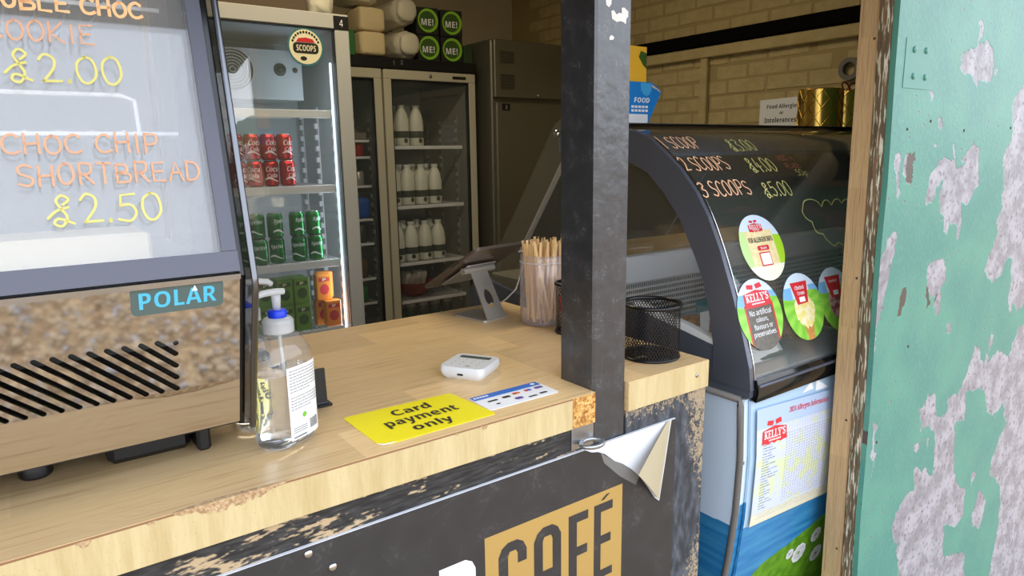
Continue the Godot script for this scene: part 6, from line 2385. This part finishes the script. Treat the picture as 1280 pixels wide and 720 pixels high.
# ---------------------------------------------------------------- on top of the fridges, freezer and wall
func build_top_things():
	var st
	# on the drinks fridge
	st = ST()
	bb(st, Vector3(-0.1, 0.986, -2.6), Vector3(0.36, 1.2, -2.18), 0.01)
	single(st, "cardboard_tray", "bark", "dark cardboard tray on top of the drinks fridge", "tray")
	st = ST()
	lumpy(st, Vector3(0.435, 1.07, -2.3), Vector3(0.13, 0.168, 0.2), 0.16, 3, 0.6, 16)
	single(st, "white_plastic_bag", "bag_white", "crumpled white plastic bag at the corner of the drinks fridge top", "bag")
	# on the milk fridge
	for q in [[0.915, 0.075], [1.08, 0.0]]:
		pass
	var base = 0.912
	for k in 2:
		st = ST()
		lumpy(st, Vector3(0.893, base + 0.062 + k * 0.122, -2.78), Vector3(0.15, 0.122, 0.2), 0.05, 20 + k, 0.28, 16)
		single(st, "napkin_pack", "napkin", "cream pack of paper napkins, lower of two" if k == 0 else "cream pack of paper napkins, upper of two", "napkin pack", "napkin packs on the milk fridge")
	st = ST()
	lumpy(st, Vector3(0.84, base + 0.315, -2.80), Vector3(0.24, 0.11, 0.22), 0.22, 33, 0.6, 16)
	single(st, "clear_bag", "bag_white", "crinkled pale bag lying over the napkin packs", "bag")
	st = ST()
	bb(st, Vector3(0.77, base + 0.001, -2.86), Vector3(0.812, base + 0.13, -2.74), 0.004)
	single(st, "green_carton", "sleeve_green", "small green carton beside the napkin packs", "carton")
	for k in 2:
		var cup = thing("cup_sleeve", "long white bag of paper cups, lower of two" if k == 0 else "long white bag of paper cups, upper of two", "cup sleeve", Vector3(1.08, base + 0.08 + k * 0.15, -2.95))
		st = ST()
		var rr = noise(60 + k, 5.0, 3)
		sheet(st, 36, 20, func(u, v):
			var th = u * TAU
			var z = lerpf(-3.2, -2.73 - 0.02 * k, v)
			var r = (0.074 if v < 0.96 else 0.052) * (1.0 + 0.10 * rr.get_noise_2d(cos(th) * 2.0 + v * 3.0, sin(th) * 2.0 + v * 6.0))
			return Vector3(1.078 + 0.05 * v + cos(th) * r, base + 0.080 + k * 0.15 + 0.03 * v * k + sin(th) * r * 0.98, z))
		obj(st, "wrapper", "bag_white", cup)
		st = ST()
		lumpy(st, Vector3(1.128, base + 0.080 + k * 0.18, -2.73 - 0.02 * k), Vector3(0.12, 0.118, 0.05), 0.1, 70 + k, 0.8, 10)
		obj(st, "twisted_end", "bag_white", cup)
	for q in [[1.275, 0.0, 0.0, "left lower"], [1.272, 0.147, 0.02, "left upper"], [1.428, 0.0, -0.0, "right lower"], [1.43, 0.147, -0.02, "right upper"]]:
		var bxx = thing("snack_box", {"left lower": "black carton with lime ME! roundel under the tilted one beside the cup bags", "left upper": "black carton with lime ME! roundel on top beside the cup bags", "right lower": "black carton with lime ME! roundel at the end of the fridge top, lower one", "right upper": "black carton with lime ME! roundel at the end of the fridge top, upper one"}[q[3]], "carton", Vector3(q[0], base + q[1], -2.82), "black lime roundel cartons")
		var bt = Transform3D(Basis(Vector3.UP, deg_to_rad(-6 + 40 * q[2])), Vector3(q[0], base + 0.001 + q[1], -2.80))
		st = ST()
		bx(st, Vector3(0, 0.0725, -0.06), Vector3(0.137, 0.145, 0.18), 0.002, bt)
		obj(st, "box", "box_black", bxx)
		var pf = func(u, v): return bt * Vector3(u, v, 0.0308)
		st = ST()
		decal(st, ellipse(0.004, 0.076, 0.062, 0.064, 30), pf)
		var rd = obj(st, "roundel", "lime", bxx)
		st = ST()
		decal(st, ellipse(0.0, 0.076, 0.05, 0.05, 30), func(u, v): return bt * Vector3(u, v, 0.0314))
		obj(st, "roundel_face", "dark_lime", rd)
		st = ST()
		lettering(st, "ME!", -0.038, 0.05, 0.074, 0.034, func(u, v): return bt * Vector3(u, v, 0.032))
		obj(st, "lettering", "print_white", rd)
	st = ST()
	bb(st, Vector3(1.512, 0.914, -3.1), Vector3(1.575, 1.02, -2.78), 0.003)
	single(st, "dark_green_box", "box_green", "dark green box squeezed between the lime cartons and steel cabinet", "box")
	# on the ice cream freezer
	for k in 2:
		var tc = Vector3(1.60 + k * 0.158, 0.470, -0.575 + k * 0.005)
		var tin = thing("gold_tin", "gold quilted tin with a bright rim on the freezer top" if k == 0 else "gold quilted tin with a dark red bow on the freezer top", "tin", tc)
		st = ST()
		lathe(st, [[0.0, 0.0], [0.072, 0.0], [0.0725, 0.003], [0.0725, 0.003], [0.0725, 0.128], [0.0725, 0.128], [0.074, 0.13], [0.072, 0.132], [0.0, 0.132]], 40, tc)
		obj(st, "body", "gold_foil", tin)
		st = ST()
		for s in [-1, 1]:
			for j in 10:
				var path = []
				for i in 9:
					var an = TAU * j / 10.0 + s * i / 8.0 * 1.25
					path.append(tc + Vector3(cos(an) * 0.073, 0.003 + 0.125 * i / 8.0, sin(an) * 0.073))
				tube(st, path, 0.0016, 5)
		obj(st, "quilting", "gold_foil", tin)
		if k == 1:
			st = ST()
			for s in [-1, 1]:
				var lp = []
				for i in 16:
					var w = TAU * i / 16.0
					lp.append(tc + Vector3(s * (0.025 + 0.024 * cos(w)), 0.146 + 0.014 * sin(w) + 0.006 * cos(w), 0.01))
				tube(st, lp, 0.003, 5, false, true)
			lumpy(st, tc + Vector3(0, 0.138, 0.01), Vector3(0.014, 0.012, 0.014), 0.1, 9, 0.8, 6)
			obj(st, "bow", "ribbon_red", tin)
	# leaflet holder at the end of the freezer top
	var lf = thing("leaflet_stand", "blue leaflet pouch with a yellow food photo behind the post", "leaflet stand", Vector3(0.63, 0.47, -0.50))
	st = ST()
	prism_z(st, [Vector2(0.56, 0.4702), Vector2(0.644, 0.4702), Vector2(0.692, 0.552), Vector2(0.684, 0.562), Vector2(0.655, 0.576), Vector2(0.56, 0.576)], -0.503, -0.497)
	obj(st, "pouch", "blue_bright", lf)
	st = ST()
	prism_z(st, rect_poly(0.56, 0.572, 0.642, 0.666), -0.508, -0.505)
	var ph = obj(st, "photo_card", "amber_photo", lf)
	st = ST()
	decal(st, [Vector2(0.612, 0.574), Vector2(0.652, 0.574), Vector2(0.654, 0.556), Vector2(0.646, 0.545), Vector2(0.634, 0.540), Vector2(0.622, 0.546), Vector2(0.614, 0.556)], func(u, v): return Vector3(u, v, -0.4962))
	obj(st, "pale_tab", "print_tab", lf)
	st = ST()
	decal(st, [Vector2(0.655, 0.571), Vector2(0.683, 0.558), Vector2(0.690, 0.551), Vector2(0.675, 0.558), Vector2(0.656, 0.565)], func(u, v): return Vector3(u, v, -0.4963))
	obj(st, "beige_arc", "napkin", lf)
	st = ST()
	decal(st, [Vector2(0.62, 0.655), Vector2(0.642, 0.650), Vector2(0.642, 0.612), Vector2(0.63, 0.618), Vector2(0.612, 0.64)], func(u, v): return Vector3(u, v, -0.5045))
	obj(st, "printed_shapes", "dark_lime", ph)
	st = ST()
	decal(st, rect_poly(0.561, 0.4712, 0.642, 0.494), func(u, v): return Vector3(u, v, -0.4965))
	obj(st, "white_strip", "print_white", lf)
	st = ST()
	lettering(st, "FOOD", 0.590, 0.5235, 0.056, 0.013, func(u, v): return Vector3(u, v, -0.4965), "Droid Sans", 700, 0.2)
	for k in 10:
		decal(st, rect_poly(0.58 + (k % 5) * 0.013, 0.500 + (k / 5) * 0.010, 0.590 + (k % 5) * 0.013, 0.506 + (k / 5) * 0.010), func(u, v): return Vector3(u, v, -0.4965))
	obj(st, "lettering", "print_white", lf)
	# notice on the brick wall
	var nt = thing("allergy_notice", "white paper food allergy notice on the brick wall behind the gold tins", "notice", Vector3(WX - 0.02, 0.5, -1.2))
	st = ST()
	prism_x(st, [Vector2(-1.29, 0.49), Vector2(-1.06, 0.49), Vector2(-1.06, 0.638), Vector2(-1.29, 0.632)], WX - 0.018, WX - 0.016)
	obj(st, "sheet", "paper", nt)
	st = ST()
	var nw = func(u, v): return Vector3(WX - 0.0186, v, u)
	lettering(st, "Food Allergies", -1.25, 0.583, 0.17, 0.026, nw)
	lettering(st, "or", -1.18, 0.561, 0.02, 0.012, nw)
	lettering(st, "Intolerances", -1.26, 0.523, 0.17, 0.024, nw)
	obj(st, "lettering", "ink", nt)
	# ring hung on the wall
	st = ST()
	lathe(st, [[0.028, -0.014], [0.048, -0.014], [0.048, -0.014], [0.048, 0.014], [0.048, 0.014], [0.028, 0.014], [0.028, 0.014], [0.028, -0.014]], 30, Vector3.ZERO, 1, 1, Transform3D(Basis(Vector3(0, 0, 1), PI / 2), Vector3(WX - 0.03, 0.735, -0.84)))
	single(st, "tape_roll", "trim_grey", "grey roll of tape hanging on the brick wall above the tins", "tape roll")

# ---------------------------------------------------------------- outside, seen in the mirror front and the glass
func build_outside():
	var st = ST()
	bb(st, Vector3(-30, GROUND - 0.2, 0.0), Vector3(30, GROUND, 60))
	struct(st, "ground", "earth", "brown gravel ground before the kiosk", "ground")
	st = ST()
	lumpy(st, Vector3.ZERO, Vector3(1, 0.5, 0.7), 0.35, 4, 0.75, 5)
	st.generate_normals()
	var me = st.commit()
	me.surface_set_material(0, mats["pebble"])
	var mm := MultiMesh.new()
	mm.transform_format = MultiMesh.TRANSFORM_3D
	mm.use_colors = true
	mm.mesh = me
	mm.instance_count = 10500
	var r := RandomNumberGenerator.new()
	r.seed = 23
	for k in mm.instance_count:
		var near = k % 2 == 0
		var s = r.randf_range(0.008, 0.028) * (1.7 if r.randf() < 0.06 else 1.0)
		var b = Basis(Vector3.UP, r.randf() * TAU) * Basis(Vector3.RIGHT, r.randf_range(-0.3, 0.3))
		mm.set_instance_transform(k, Transform3D(b.scaled_local(Vector3(s, s, s)), Vector3(r.randf_range(-1.7, 0.3) if near else r.randf_range(-2.6, 1.8), GROUND + s * 0.12, r.randf_range(0.3, 1.5) if near else r.randf_range(0.06, 2.8))))
		var t = r.randf()
		var col = Color(0.34, 0.25, 0.16).lerp(Color(0.56, 0.44, 0.30), r.randf())
		if t > 0.82:
			col = Color(0.30, 0.29, 0.30).lerp(Color(0.5, 0.5, 0.52), r.randf())
		mm.set_instance_color(k, col)
	var mi := MultiMeshInstance3D.new()
	mi.name = "gravel"
	mi.multimesh = mm
	add_child(mi)
	mi.set_meta("kind", "stuff")
	mi.set_meta("label", "loose gravel and bark chips on the ground")
	mi.set_meta("category", "gravel")
	# far trees, mirrored in the fridge door
	for k in 9:
		var x = -12.0 + k * 7.5 + r.randf_range(-0.5, 0.5)
		var h = r.randf_range(2.6, 4.0)
		var z = r.randf_range(26, 32)
		var tr = thing("tree", "bushy green tree far across the open ground", "tree", Vector3(x, GROUND, z), "trees across the open ground")
		st = ST()
		tube(st, [Vector3(x, GROUND, z), Vector3(x + 0.1, GROUND + h * 0.5, z)], 0.14, 8)
		obj(st, "trunk", "bark", tr)
		st = ST()
		for i in 5:
			lumpy(st, Vector3(x + r.randf_range(-1.1, 1.1), GROUND + h * r.randf_range(0.5, 0.72), z + r.randf_range(-0.6, 0.6)), Vector3(2.6, h * 0.6, 2.2), 0.4, 200 + k * 5 + i, 0.9, 9)
		obj(st, "crown", "leaves", tr)
